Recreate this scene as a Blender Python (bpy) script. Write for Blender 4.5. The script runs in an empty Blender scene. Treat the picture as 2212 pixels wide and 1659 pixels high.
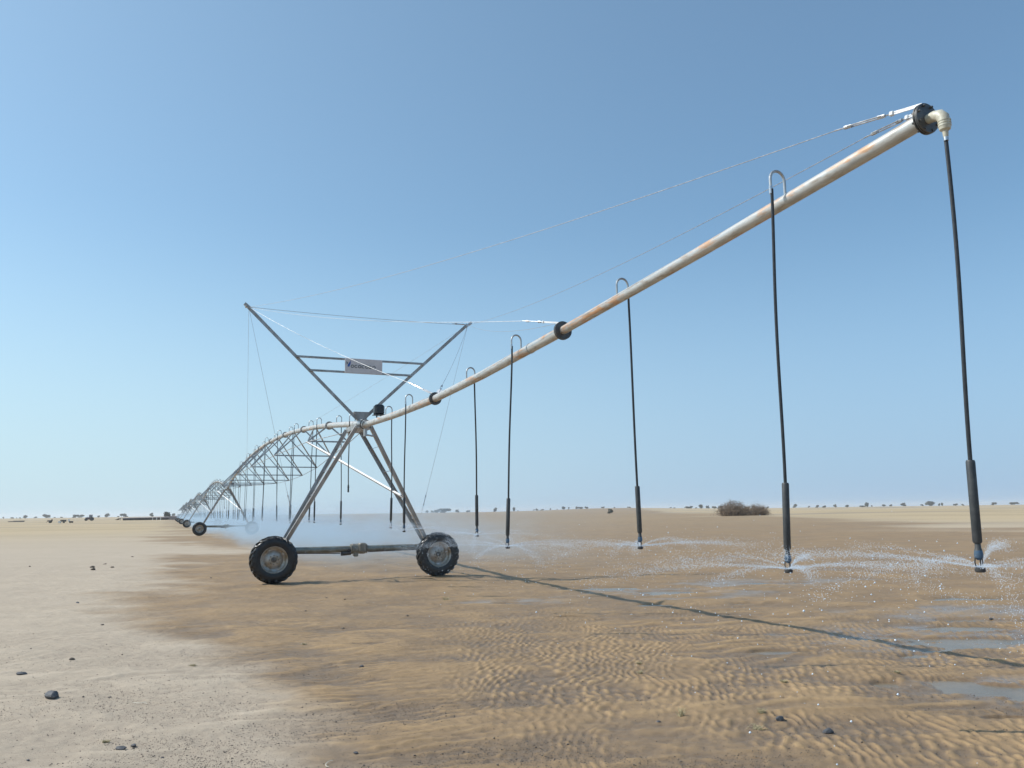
import bpy, math, random
import numpy as np
from mathutils import Vector, Matrix

S = bpy.context.scene
COL = S.collection
RNG = np.random.default_rng(7)
random.seed(7)
PI = math.pi

# ------------------------------------------------------------------ camera
F_PX, W_PX = 1750.0, 2212.0
PITCH = math.atan((1105.0 - 829.5) / F_PX)
ROLL = math.atan(30 / 2212.0)
cp, sp = math.cos(PITCH), math.sin(PITCH)
fwd = Vector((0, cp, sp)); r0 = Vector((1, 0, 0)); u0 = Vector((0, -sp, cp))
rgt = r0 * math.cos(ROLL) - u0 * math.sin(ROLL)
upv = r0 * math.sin(ROLL) + u0 * math.cos(ROLL)
cd = bpy.data.cameras.new('camera')
cam = bpy.data.objects.new('camera', cd); COL.objects.link(cam)
cam.matrix_world = Matrix(((rgt.x, upv.x, -fwd.x, 0), (rgt.y, upv.y, -fwd.y, 0), (rgt.z, upv.z, -fwd.z, 1.7), (0, 0, 0, 1)))
cd.sensor_width = 36.0
cd.lens = F_PX * 36.0 / W_PX
cd.clip_start, cd.clip_end = 0.05, 30000
S.camera = cam

# ------------------------------------------------------------------ sky, sun, exposure
SUN_EL = math.radians(44.3)
SUN_DIR = Vector((-0.995, 0.095, 0)).normalized() * math.cos(SUN_EL) + Vector((0, 0, math.sin(SUN_EL)))
w = bpy.data.worlds.new('World'); S.world = w; w.use_nodes = True
nt = w.node_tree
bg = nt.nodes['Background']
sky = nt.nodes.new('ShaderNodeTexSky'); sky.sky_type = 'NISHITA'; sky.sun_disc = False
sky.sun_elevation = SUN_EL
sky.sun_rotation = math.atan2(SUN_DIR.x, SUN_DIR.y)
sky.air_density, sky.dust_density, sky.ozone_density, sky.altitude = 0.9, 1.2, 5.0, 0
# pale desert haze in the sky: thick near the horizon, paler towards the sun side
tc_ = nt.nodes.new('ShaderNodeTexCoord'); sx_ = nt.nodes.new('ShaderNodeSeparateXYZ'); nt.links.new(tc_.outputs['Generated'], sx_.inputs[0])


def wrange(src, vals):
    n_ = nt.nodes.new('ShaderNodeMapRange'); n_.interpolation_type = 'SMOOTHSTEP'
    for k_, v_ in zip(('From Min', 'From Max', 'To Min', 'To Max'), vals): n_.inputs[k_].default_value = v_
    nt.links.new(src, n_.inputs[0]); return n_.outputs[0]


hazemix = nt.nodes.new('ShaderNodeMix'); hazemix.data_type = 'RGBA'
nt.links.new(wrange(sx_.outputs[0], (-.62, .62, 0, 1)), hazemix.inputs[0])
HK = 1 / (0.15 * 2 ** 0.2)
hazemix.inputs[6].default_value = (.575 * HK, .765 * HK, .88 * HK, 1); hazemix.inputs[7].default_value = (.355 * HK, .535 * HK, .765 * HK, 1)
mx_ = nt.nodes.new('ShaderNodeMix'); mx_.data_type = 'RGBA'
nt.links.new(wrange(sx_.outputs[2], (0.0, 0.36, .88, .18)), mx_.inputs[0]); tint = nt.nodes.new('ShaderNodeMix'); tint.data_type = 'RGBA'; tint.blend_type = 'MULTIPLY'; tint.inputs[0].default_value = 1.0
nt.links.new(sky.outputs[0], tint.inputs[6]); tint.inputs[7].default_value = (.87, 1.03, .93, 1)
nt.links.new(tint.outputs[2], mx_.inputs[6]); nt.links.new(hazemix.outputs[2], mx_.inputs[7])
nt.links.new(mx_.outputs[2], bg.inputs[0]); bg.inputs[1].default_value = 0.15
sl = bpy.data.lights.new('sun', 'SUN'); sl.energy = 3.6; sl.angle = math.radians(0.5); sl.color = (1.0, 0.96, 0.90)
so = bpy.data.objects.new('sun', sl); COL.objects.link(so)
so.rotation_euler = SUN_DIR.to_track_quat('Z', 'Y').to_euler(); so.location = (-40, 5, 40)
S.view_settings.view_transform = 'Standard'; S.view_settings.look = 'None'
S.view_settings.gamma = 1.0; S.view_settings.use_curve_mapping = False
S.view_settings.exposure = 0.2
S.render.engine = 'CYCLES'
S.cycles.use_denoising = True
S.cycles.max_bounces = 8; S.cycles.diffuse_bounces = 3; S.cycles.glossy_bounces = 3
S.cycles.volume_bounces = 2; S.cycles.transparent_max_bounces = 8
S.cycles.use_adaptive_sampling = True; S.cycles.adaptive_threshold = 0.015


# ------------------------------------------------------------------ helpers
def tag(o, label=None, cat=None, group=None, kind=None):
    if label: o['label'] = label
    if cat: o['category'] = cat
    if group: o['group'] = group
    if kind: o['kind'] = kind
    return o


def empty(name, parent=None, loc=(0, 0, 0), rz=0.0):
    o = bpy.data.objects.new(name, None); COL.objects.link(o)
    o.empty_display_size = 0.2
    o.location = loc; o.rotation_euler = (0, 0, rz)
    if parent: o.parent = parent
    return o


def copy_tree(o, parent=None):
    c = o.copy(); COL.objects.link(c); c.parent = parent
    for ch in list(o.children):
        copy_tree(ch, c)
    return c


class MB:
    """collects shapes, links them as one mesh object"""
    def __init__(s):
        s.v = []; s.f = []

    def add(s, vs, fs):
        n = len(s.v)
        s.v.extend([tuple(p) for p in vs]); s.f.extend([tuple(i + n for i in f) for f in fs])
        return s

    def path(s, pts, r, n=8, cap=True):
        pts = [Vector(p) for p in pts]
        rs = r if hasattr(r, '__len__') else [r] * len(pts)
        T = []
        for i in range(len(pts)):
            a = pts[max(i - 1, 0)]; b = pts[min(i + 1, len(pts) - 1)]
            d = (b - a)
            T.append(d.normalized() if d.length > 1e-9 else Vector((0, 0, 1)))
        ref = Vector((0, 0, 1)) if abs(T[0].z) < .9 else Vector((1, 0, 0))
        u = T[0].cross(ref).normalized()
        vs = []; fs = []
        for i, p in enumerate(pts):
            if i:
                q = T[i - 1].rotation_difference(T[i]); u = (q @ u)
            u = (u - T[i] * u.dot(T[i])).normalized(); v = T[i].cross(u)
            for k in range(n):
                a = 2 * PI * k / n
                vs.append(p + (u * math.cos(a) + v * math.sin(a)) * rs[i])
        for i in range(len(pts) - 1):
            for k in range(n):
                a = i * n + k; b = i * n + (k + 1) % n
                fs.append((a, b, b + n, a + n))
        if cap:
            fs.append(tuple(range(n - 1, -1, -1))); fs.append(tuple(range((len(pts) - 1) * n, len(pts) * n)))
        return s.add(vs, fs)

    def box(s, c, size, rot=None, bev=0.0):
        x, y, z = [d / 2 for d in size]
        if bev:
            b = min(bev, x * .9, y * .9, z * .9)
            ring = [(x - b, y), (-(x - b), y), (-x, y - b), (-x, -(y - b)), (-(x - b), -y), (x - b, -y), (x, -(y - b)), (x, y - b)]
            ins = [(x - b, y - b), (-(x - b), y - b), (-(x - b), y - b), (-(x - b), -(y - b)), (-(x - b), -(y - b)), (x - b, -(y - b)), (x - b, -(y - b)), (x - b, y - b)]
            vs = [(p[0], p[1], -(z - b)) for p in ring] + [(p[0], p[1], z - b) for p in ring]
            q = [(x - b, y - b), (-(x - b), y - b), (-(x - b), -(y - b)), (x - b, -(y - b))]
            vs += [(p[0], p[1], z) for p in q] + [(p[0], p[1], -z) for p in q]
            fs = [(i, (i + 1) % 8, 8 + (i + 1) % 8, 8 + i) for i in range(8)]
            T = [16, 17, 18, 19]; B = [20, 21, 22, 23]
            m = [0, 1, 1, 2, 2, 3, 3, 0]
            for i in range(8):
                j = (i + 1) % 8
                if m[i] == m[j]:
                    fs.append((8 + i, 8 + j, T[m[i]])); fs.append((j, i, B[m[i]]))
                else:
                    fs.append((8 + i, 8 + j, T[m[j]], T[m[i]])); fs.append((j, i, B[m[i]], B[m[j]]))
            fs.append(tuple(T)); fs.append(tuple(B[::-1]))
        else:
            vs = [(i * x, j * y, k * z) for k in (-1, 1) for (i, j) in ((-1, -1), (1, -1), (1, 1), (-1, 1))]
            fs = [(3, 2, 1, 0), (4, 5, 6, 7)] + [(i, (i + 1) % 4, 4 + (i + 1) % 4, 4 + i) for i in range(4)]
        M = rot if rot is not None else Matrix.Identity(3)
        return s.add([M @ Vector(p) + Vector(c) for p in vs], fs)

    def bar(s, a, b, w, h, side=None):
        """rectangular bar from a to b; side = preferred direction of the w edge"""
        a = Vector(a); b = Vector(b); d = (b - a); L = d.length; d.normalize()
        ref = Vector(side) if side is not None else (Vector((0, 0, 1)) if abs(d.z) < .9 else Vector((0, 1, 0)))
        u = (ref - d * ref.dot(d)).normalized(); v = d.cross(u)
        return s.box((a + b) / 2, (w, h, L), Matrix((u, v, d)).transposed())

    def angle(s, a, b, w, t, side):
        """L profile"""
        a = Vector(a); b = Vector(b); d = (b - a).normalized()
        u = Vector(side); u = (u - d * u.dot(d)).normalized(); v = d.cross(u)
        prof = [(0, 0), (w, 0), (w, t), (t, t), (t, w), (0, w)]
        vs = [a + u * (p[0] - w * .3) + v * (p[1] - w * .3) for p in prof] + [b + u * (p[0] - w * .3) + v * (p[1] - w * .3) for p in prof]
        fs = [(i, (i + 1) % 6, 6 + (i + 1) % 6, 6 + i) for i in range(6)] + [(5, 4, 3, 2, 1, 0), (6, 7, 8, 9, 10, 11)]
        return s.add(vs, fs)

    def lathe(s, prof, n=32, M=None, cap=False):
        """prof: (radius, along) revolved round the local Y axis"""
        vs = []; fs = []
        for (r, y) in prof:
            for k in range(n):
                a = 2 * PI * k / n
                vs.append(Vector((r * math.cos(a), y, r * math.sin(a))))
        m = len(prof)
        for i in range(m - 1):
            for k in range(n):
                a = i * n + k; b = i * n + (k + 1) % n
                fs.append((a, b, b + n, a + n))
        if cap:
            fs.append(tuple(range(n))); fs.append(tuple(range((m - 1) * n, m * n))[::-1])
        if M is not None: vs = [M @ p for p in vs]
        return s.add(vs, fs)

    def build(s, name, material, parent=None, smooth=True, angle=0.6, loc=None):
        me = bpy.data.meshes.new(name)
        me.from_pydata(s.v, [], s.f); me.materials.append(material)
        if smooth and len(me.polygons):
            me.polygons.foreach_set('use_smooth', [True] * len(me.polygons))
            me.set_sharp_from_angle(angle=angle)
        me.update()
        o = bpy.data.objects.new(name, me); COL.objects.link(o)
        if parent: o.parent = parent
        if loc is not None: o.location = loc
        return o


def np_mesh(name, V, Fq, material, parent=None, smooth=True, attrs=None):
    """V (n,3); Fq (m,k) with constant k"""
    me = bpy.data.meshes.new(name)
    n, (m, k) = len(V), Fq.shape
    me.vertices.add(n); me.vertices.foreach_set('co', np.ascontiguousarray(V, dtype=np.float32).ravel())
    me.loops.add(m * k); me.loops.foreach_set('vertex_index', np.ascontiguousarray(Fq, dtype=np.int32).ravel())
    me.polygons.add(m); me.polygons.foreach_set('loop_start', np.arange(0, m * k, k, dtype=np.int32))
    me.polygons.foreach_set('use_smooth', np.full(m, smooth))
    me.update(calc_edges=True)
    for nm, arr in (attrs or {}).items():
        at = me.attributes.new(nm, 'FLOAT', 'POINT'); at.data.foreach_set('value', np.ascontiguousarray(arr, dtype=np.float32))
    me.materials.append(material)
    o = bpy.data.objects.new(name, me); COL.objects.link(o)
    if parent: o.parent = parent
    return o


def _hash(ix, iy, seed):
    h = (ix.astype(np.int64) * 374761393 + iy.astype(np.int64) * 668265263 + seed * 1442695041) & 0xFFFFFFFF
    h = ((h ^ (h >> 13)) * 1274126177) & 0xFFFFFFFF
    h = (h ^ (h >> 16)) & 0xFFFFFFFF
    return h.astype(np.float64) / 4294967295.0


def vnoise(x, y, seed=0):
    x = np.asarray(x, float); y = np.asarray(y, float)
    ix = np.floor(x); iy = np.floor(y); fx = x - ix; fy = y - iy
    fx = fx * fx * fx * (fx * (fx * 6 - 15) + 10); fy = fy * fy * fy * (fy * (fy * 6 - 15) + 10)
    a = _hash(ix, iy, seed); b = _hash(ix + 1, iy, seed); c = _hash(ix, iy + 1, seed); d = _hash(ix + 1, iy + 1, seed)
    return (a * (1 - fx) + b * fx) * (1 - fy) + (c * (1 - fx) + d * fx) * fy


def fbm(x, y, oct=4, seed=0):
    t = 0; amp = .5; tot = 0
    for o in range(oct):
        t = t + amp * vnoise(x * 2 ** o + 17.3 * o, y * 2 ** o - 9.1 * o, seed + o); tot += amp; amp *= .5
    return t / tot


def sstep(a, b, x):
    t = np.clip((x - a) / (b - a), 0, 1); return t * t * (3 - 2 * t)


# ------------------------------------------------------------------ materials
class NT:
    def __init__(s, name):
        s.m = bpy.data.materials.new(name); s.m.use_nodes = True
        s.t = s.m.node_tree; s.b = s.t.nodes['Principled BSDF']; s.out = s.t.nodes['Material Output']

    def n(s, kind, **kw):
        x = s.t.nodes.new(kind)
        for k, v in kw.items(): setattr(x, k, v)
        return x

    def l(s, a, b): s.t.links.new(a, b)

    def coords(s, kind='Object', scale=(1, 1, 1), off=(0, 0, 0)):
        tc = s.n('ShaderNodeTexCoord'); mp = s.n('ShaderNodeMapping'); mp.inputs['Scale'].default_value = scale; mp.inputs['Location'].default_value = off
        s.l(tc.outputs[kind], mp.inputs[0]); return mp.outputs[0]

    def noise(s, vec, scale, detail=4, rough=.6):
        x = s.n('ShaderNodeTexNoise'); x.inputs['Scale'].default_value = scale
        x.inputs['Detail'].default_value = detail; x.inputs['Roughness'].default_value = rough
        if vec is not None: s.l(vec, x.inputs['Vector'])
        return x.outputs['Fac']

    def ramp(s, fac, a, b):
        x = s.n('ShaderNodeMapRange'); x.interpolation_type = 'SMOOTHSTEP'
        x.inputs['From Min'].default_value = a; x.inputs['From Max'].default_value = b
        s.l(fac, x.inputs['Value']); return x.outputs[0]

    def lin(s, fac, a, b, c, d):
        x = s.n('ShaderNodeMapRange')
        for k, v in zip(('From Min', 'From Max', 'To Min', 'To Max'), (a, b, c, d)): x.inputs[k].default_value = v
        s.l(fac, x.inputs['Value']); return x.outputs[0]

    def mix(s, fac, a, b):
        x = s.n('ShaderNodeMix', data_type='RGBA')
        for sock, v in ((x.inputs['Factor'], fac), (x.inputs['A'], a), (x.inputs['B'], b)):
            if hasattr(v, 'is_linked') or hasattr(v, 'links'): s.l(v, sock)
            elif isinstance(v, (int, float)): sock.default_value = v
            else: sock.default_value = (*v, 1)
        return [o for o in x.outputs if o.type == 'RGBA'][0]

    def math(s, op, a, b=None):
        x = s.n('ShaderNodeMath', operation=op)
        for i, v in enumerate((a, b)):
            if v is None: continue
            if isinstance(v, (int, float)): x.inputs[i].default_value = v
            else: s.l(v, x.inputs[i])
        return x.outputs[0]

    def bump(s, h, strength=.3, dist=.01):
        x = s.n('ShaderNodeBump'); x.inputs['Strength'].default_value = strength; x.inputs['Distance'].default_value = dist
        s.l(h, x.inputs['Height']); s.l(x.outputs[0], s.b.inputs['Normal'])

    def attr(s, name):
        x = s.n('ShaderNodeAttribute', attribute_name=name); return x.outputs['Fac']


def simple(name, c1, c2=None, rough=.6, metal=0.0, scale=6, coord='Object', stretch=(1, 1, 1), rvar=.12, bump=0.0, lo=.35, hi=.65, spec=None):
    t = NT(name); v = t.coords(coord, stretch)
    n = t.noise(v, scale, 5)
    t.l(t.mix(t.ramp(n, lo, hi), c1, c2 or tuple(c * .7 for c in c1)), t.b.inputs['Base Color'])
    t.l(t.lin(t.noise(v, scale * 2.3, 3), .3, .7, max(rough - rvar, .03), min(rough + rvar, 1)), t.b.inputs['Roughness'])
    t.b.inputs['Metallic'].default_value = metal
    if spec is not None: t.b.inputs['Specular IOR Level'].default_value = spec
    if bump: t.bump(t.noise(v, scale * 4, 4), bump, .01)
    return t.m


M = {}
M['steel'] = simple('galvanised_steel', (.50, .51, .51), (.36, .36, .36), .42, .75, 5)
M['bright'] = simple('bright_steel', (.58, .60, .62), (.42, .43, .45), .33, .85, 9)
M['leg'] = simple('weathered_steel', (.44, .43, .42), (.31, .29, .27), .45, .7, 3, stretch=(2, 2, .6))
M['beam'] = simple('wet_beam_steel', (.27, .29, .26), (.19, .18, .15), .38, .35, 4)
M['flange'] = simple('dark_flange', (.07, .075, .08), (.12, .115, .11), .4, .35, 12)
M['cable'] = simple('cable', (.50, .51, .52), (.3, .3, .3), .4, .6, 30)
M['pale_steel'] = simple('pale_steel', (.74, .75, .76), (.6, .61, .62), .62, .25, 9)
M['hose'] = simple('black_hose', (.016, .018, .022), (.028, .03, .034), .42, 0, 20)
M['weight'] = simple('hose_weight', (.035, .04, .045), (.06, .064, .066), .5, 0, 14)
M['nozzle'] = simple('blue_nozzle', (.05, .12, .22), (.06, .10, .15), .35, 0, 20)
M['plate'] = simple('dark_plate', (.03, .03, .035), (.06, .06, .06), .4, 0, 20)
M['pvc'] = simple('cream_pvc', (.58, .56, .46), (.44, .40, .31), .42, 0, 14)
M['gear'] = simple('dusty_gearbox', (.30, .28, .23), (.17, .16, .14), .5, .3, 9)
M['box'] = simple('control_box', (.025, .03, .036), (.04, .045, .05), .35, .1, 6)
M['rim'] = simple('dusty_rim', (.50, .48, .45), (.30, .24, .17), .42, .55, 5, bump=.15)
M['hub'] = simple('hub_metal', (.09, .085, .08), (.2, .18, .15), .5, .4, 12)
M['sign'] = simple('sign_board', (.66, .63, .64), (.58, .55, .56), .5, 0, 4)
M['ink_blue'] = simple('logo_blue', (.03, .10, .38), (.03, .13, .42), .5, 0, 6)
M['ink_dark'] = simple('logo_dark', (.03, .06, .07), (.04, .07, .07), .5, 0, 6)
M['stone'] = simple('dark_stone', (.055, .058, .066), (.10, .10, .105), .62, 0, 18, bump=.6)
M['stone2'] = simple('brown_stone', (.09, .07, .055), (.15, .12, .09), .75, 0, 18, bump=.6)
M['pebble'] = simple('pebble', (.075, .062, .052), (.19, .155, .12), .7, 0, 40, coord='Object', lo=.42, hi=.58)
M['straw'] = simple('straw', (.55, .48, .30), (.36, .29, .16), .8, 0, 30)
M['straw_pale'] = simple('pale_straw', (.78, .74, .62), (.6, .56, .45), .7, 0, 30)
M['twig'] = simple('dry_twig', (.31, .235, .17), (.17, .125, .09), .9, 0, 3)
M['leaf'] = simple('far_foliage', (.050, .060, .034), (.085, .085, .05), .85, 0, .8)
M['trunk'] = simple('trunk', (.10, .075, .055), (.07, .05, .04), .9, 0, 4)
M['maroon'] = simple('tractor_paint', (.13, .035, .03), (.09, .03, .028), .5, 0, 2)
M['glass'] = simple('cab_glass', (.16, .19, .21), (.2, .22, .24), .12, 0, 2)
M['darkcloth'] = simple('dark_roofing', (.19, .165, .17), (.25, .215, .21), .85, 0, 1.2)
M['white'] = simple('white_paint', (.78, .78, .76), (.68, .68, .66), .5, 0, 3)
M['darkmetal'] = simple('dark_metal', (.045, .04, .045), (.075, .065, .06), .6, .2, 3)


def tyre_mat():
    t = NT('wet_tyre'); v = t.coords()
    n = t.noise(v, 7, 5)
    t.l(t.mix(t.ramp(n, .45, .75), (.013, .014, .016), (.03, .028, .026)), t.b.inputs['Base Color'])
    t.l(t.lin(t.noise(v, 60, 3), .35, .65, .18, .5), t.b.inputs['Roughness'])
    t.bump(t.noise(v, 110, 3), .25, .01)
    return t.m


M['tyre'] = tyre_mat()


def pipe_mat():
    t = NT('stained_pipe'); v = t.coords('Object', (5, 1.15, 5)); v2 = t.coords('Object', (14, 5, 14)); v3 = t.coords('Object', (1, .22, 1), (0, 2.1, 0))
    streak = t.noise(v, 1.5, 6, .65); spots = t.noise(v2, 1.0, 5); zone = t.noise(v3, 1.1, 3)
    base = t.mix(t.ramp(spots, .35, .7), (.54, .545, .53), (.41, .405, .385))
    rust = t.math('MULTIPLY', t.ramp(streak, .51, .64), t.ramp(zone, .36, .54))
    base = t.mix(t.math('MULTIPLY', rust, .8), base, (.58, .27, .09))
    grime = t.ramp(t.noise(v, 3.3, 5), .50, .70)
    base = t.mix(t.math('MULTIPLY', grime, .65), base, (.30, .22, .15))
    t.l(base, t.b.inputs['Base Color'])
    t.l(t.lin(spots, .3, .7, .32, .55), t.b.inputs['Roughness'])
    t.b.inputs['Metallic'].default_value = .3
    t.bump(t.noise(v2, 3, 4), .06, .01)
    return t.m


M['pipe'] = pipe_mat()


def droplet_mat():
    t = NT('water_droplet')
    t.b.inputs['Base Color'].default_value = (.86, .90, .95, 1)
    t.b.inputs['Roughness'].default_value = .12
    t.b.inputs['Specular IOR Level'].default_value = .6
    v = t.coords('Object'); t.l(t.mix(t.noise(v, 40, 2), (.62, .76, .93), (.82, .89, .96)), t.b.inputs['Base Color'])
    return t.m


M['drop'] = droplet_mat()


def water_mat():
    t = NT('muddy_water'); v = t.coords('Object')
    t.l(t.mix(t.ramp(t.noise(v, 1.3, 4), .35, .65), (.17, .135, .09), (.23, .18, .12)), t.b.inputs['Base Color'])
    t.b.inputs['Roughness'].default_value = .27
    t.b.inputs['Specular IOR Level'].default_value = .32
    t.bump(t.noise(v, 26, 4), .35, .008)
    return t.m


M['water'] = water_mat()


def ground_mat():
    t = NT('desert_sand')
    v = t.coords('Object'); vs = t.coords('Object', (.35, 1, 1))
    wet = t.attr('wet'); crest = t.attr('crest'); far = t.attr('far'); film = t.attr('film')
    n1 = t.noise(v, 1.1, 6); n2 = t.noise(v, 9, 5); n3 = t.noise(v, 160, 3, .7); nb = t.noise(vs, .07, 6)
    # dry sand
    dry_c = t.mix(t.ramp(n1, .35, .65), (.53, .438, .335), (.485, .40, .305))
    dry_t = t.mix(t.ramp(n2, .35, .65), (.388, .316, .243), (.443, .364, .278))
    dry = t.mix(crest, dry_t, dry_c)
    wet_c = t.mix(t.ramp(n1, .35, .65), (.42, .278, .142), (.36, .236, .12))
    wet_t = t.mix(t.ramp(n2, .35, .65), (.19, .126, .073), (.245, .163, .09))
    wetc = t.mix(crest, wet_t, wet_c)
    damp = t.ramp(t.noise(v, .62, 6, .62), .47, .60)
    wetc = t.mix(t.math('MULTIPLY', damp, .42), wetc, (.205, .138, .078))
    near = t.mix(wet, dry, wetc)
    farc = t.mix(t.ramp(nb, .38, .62), (.50, .385, .235), (.43, .33, .20))
    farc = t.mix(t.ramp(t.noise(vs, .018, 5), .52, .60), farc, (.33, .265, .185))
    col = t.mix(far, near, farc)
    # grains
    g = t.ramp(n3, .30, .70)
    col = t.mix(t.math('MULTIPLY', g, .30), col, t.mix(wet, (.30, .245, .18), (.12, .088, .058)))
    vo = t.n('ShaderNodeTexVoronoi'); vo.inputs['Scale'].default_value = 55; t.l(v, vo.inputs['Vector'])
    spk = t.math('LESS_THAN', vo.outputs['Distance'], .17)
    sel = t.math('MULTIPLY', spk, t.math('GREATER_THAN', t.noise(v, 2.2, 4), .47))
    col = t.mix(t.math('MULTIPLY', t.math('MULTIPLY', sel, t.math('SUBTRACT', 1.0, crest)), .75), col, (.075, .062, .05))
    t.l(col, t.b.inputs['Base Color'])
    rr = t.math('MULTIPLY', wet, t.lin(crest, 0, .8, .48, .12))
    rr = t.math('ADD', t.math('MULTIPLY', rr, t.math('SUBTRACT', 1.0, film)), t.math('MULTIPLY', film, .70))
    t.l(t.math('SUBTRACT', .95, rr), t.b.inputs['Roughness'])
    t.l(t.math('ADD', t.math('ADD', .22, t.math('MULTIPLY', wet, .15)), t.math('MULTIPLY', film, .12)), t.b.inputs['Specular IOR Level'])
    t.bump(t.math('MULTIPLY', t.math('ADD', t.math('MULTIPLY', n3, .6), n2), t.math('SUBTRACT', 1.0, t.math('MULTIPLY', film, .8))), .6, .013)
    return t.m


M['ground'] = ground_mat()

# ------------------------------------------------------------------ ground
WB_Y = np.array([5.0, 5.84, 6.52, 7.77, 10.95, 12.5, 17.75, 36.0, 61.0, 86.6, 400])
WB_X = np.array([-1.4, -1.63, -1.96, -2.69, -4.3, -5.5, -7.7, -14.4, -24.9, -36.0, -170])


def wet_at(x, y):
    xb = np.interp(y, WB_Y, WB_X)
    sc = np.clip(np.hypot(x, y) / 9.0, .6, 6)
    tong = (fbm(x * .22 / sc ** .5 + 5, y * 1.1 / sc ** .7, 4, 31) - .5) * 3.4 * sc ** .85
    patchy = (fbm(x * 1.2, y * 2.0, 4, 33) - .5) * .9
    w_ = sstep(-.62, .72, (x - xb + tong) / sc ** .7 + patchy)
    # right end of the watered strip, far off
    xr = 9 + .13 * y
    w_ = w_ * (1 - sstep(0, 1, (x - xr - 10 + (fbm(x * .05, y * .1, 4, 77) - .5) * 30) / 14) * sstep(20, 50, y))
    return w_


PUD = [(5.6, 10.6, 1.1, .55), (6.5, 11.7, .9, .38), (4.30, 8.3, .40, .42), (4.95, 7.8, .5, .55), (3.62, 8.28, .22, .16),
       (3.5, 17.3, 1.1, .45), (2.0, 18.4, .9, .4), (2.7, 15.2, .5, .2), (0.0, 15.7, .6, .2), (7.4, 12.6, .9, .3),
       (6.4, 19.1, .6, .35), (4.62, 9.75, .3, .2), (3.25, 10.15, .4, .14), (4.05, 6.93, .25, .07),
       (5.75, 19.2, .5, .3), (7.2, 9.4, .9, .6), (4.2, 15.2, .4, .2), (8.6, 15.5, .8, .4), (1.0, 13.6, .3, .12), (3.6, 13.3, .4, .16)]


def gz_far(x, y):
    """broad relief, metres"""
    x = np.asarray(x, float); y = np.asarray(y, float)
    r = np.hypot(x, y); az = np.degrees(np.arctan2(x, np.maximum(y, 1e-3)))
    front = (y > 0) * 1.0
    z = 1.35 * sstep(500, 1400, r)
    z = z + 3.6 * np.exp(-((az - 7.0) / 5.5) ** 2) * sstep(350, 1200, r) * front
    z = z + .9 * np.exp(-((az - 24) / 9) ** 2) * np.exp(-((r - 210) / 60) ** 2) * front
    z = z + .45 * np.exp(-((az - 14) / 7) ** 2) * np.exp(-((r - 120 - az) / 22) ** 2) * front
    n = (fbm(x * .012 + 3, y * .02, 4, 5) - .5)
    z = z + n * 1.6 * sstep(80, 300, r) * sstep(0, 12, az) * front
    return z


def gh(x, y):
    """ground height, crest factor"""
    r = np.hypot(x, y)
    w_ = wet_at(x, y)
    z = gz_far(x, y)
    fine = 1 - sstep(24, 45, r)
    broad = fbm(x * 1.1, y * 1.5, 5, 11)                 # low hummocks, longer across the view
    ridge = 1 - np.abs(2 * fbm(x * .75 + .3 * y, y * 1.3 - .3 * x, 4, 19) - 1)
    # wind ripples: crests run away from the camera in the middle, across the view on the left
    wx = (fbm(x * 1.3, y * 1.1, 3, 41) - .5) * .34 + (fbm(x * 4.5, y * 3.5, 2, 43) - .5) * .085
    wy = (fbm(x * 1.1 + 9, y * 1.1, 3, 47) - .5) * .35
    ph = ((x + wx) * .97 - (y + wy) * .22) / .094
    ph_b = ((x + wx * .8) * .88 + (y + wy) * .30 + (fbm(x * 6, y * 4, 2, 44) - .5) * .08) / .110
    ripa = np.clip(.5 + .33 * np.sin(2 * PI * ph) + .27 * np.sin(2 * PI * ph_b), 0, 1) ** 1.25
    ripa = ripa * (.45 + .55 * sstep(.22, .6, vnoise(x * 6, y * 3.5, 57)))
    phb = ((y + wy * .8 + (fbm(x * 4, y * 4, 2, 49) - .5) * .16) * .95 - x * .30) / .150
    ripb = (.5 + .5 * np.sin(2 * PI * phb)) ** 1.3 * (.2 + .8 * vnoise(x * 5, y * 5, 59))
    wa_ = sstep(-1.7, .5, x + .12 * (y - 8) + (fbm(x * .9, y * .9, 3, 51) - .5) * 2.2) * (1 - .8 * sstep(11, 16, y))
    rip = ripa * wa_ + ripb * (1 - wa_)
    patch = .12 + .88 * sstep(.29, .52, fbm(x * .75 + 4, y * .95, 4, 53))
    wr = w_ * patch
    # wide soft ripples of the dry side
    dx = (fbm(x * .8, y * .8, 3, 61) - .5) * .9
    ph2 = ((y + dx) * .93 - x * .33) / .34
    rip2 = (.5 + .5 * np.sin(2 * PI * ph2)) ** 1.6 * sstep(.25, .7, fbm(x * .6, y * 1.2, 3, 67))
    zz = (broad - .5) * .046 + (ridge - .7) * (.026 + .014 * w_) + wr * (rip - .35) * (.015 * wa_ + .011 * (1 - wa_)) + (1 - wr * .75) * (rip2 - .35) * .016
    zz = zz + (fbm(x * 9, y * 12, 4, 71) - .5) * .015
    zz = np.maximum(zz, -.026)
    # puddle hollows
    pd = np.zeros_like(x)
    wa = (fbm(x * 1.6, y * 2.6, 4, 83) - .5)
    for (px, py, rx, ry) in PUD:
        d = np.sqrt(((x - px) / rx) ** 2 + ((y - py) / ry) ** 2) + wa * 1.7
        pd = np.maximum(pd, 1 - sstep(.45, 1.15, d))
    zz = np.maximum(zz, -.022) * (1 - pd) + pd * (-.042 + .6 * zz)
    z = z + zz * fine
    crest = np.clip(sstep(-.012, .014, zz), 0, 1)
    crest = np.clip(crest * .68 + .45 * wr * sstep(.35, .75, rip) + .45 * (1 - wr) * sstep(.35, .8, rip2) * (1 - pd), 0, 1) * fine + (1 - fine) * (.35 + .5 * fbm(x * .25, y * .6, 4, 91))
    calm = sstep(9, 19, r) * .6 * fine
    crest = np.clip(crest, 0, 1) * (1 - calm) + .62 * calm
    return z, np.clip(crest, 0, 1), w_, pd


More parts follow.
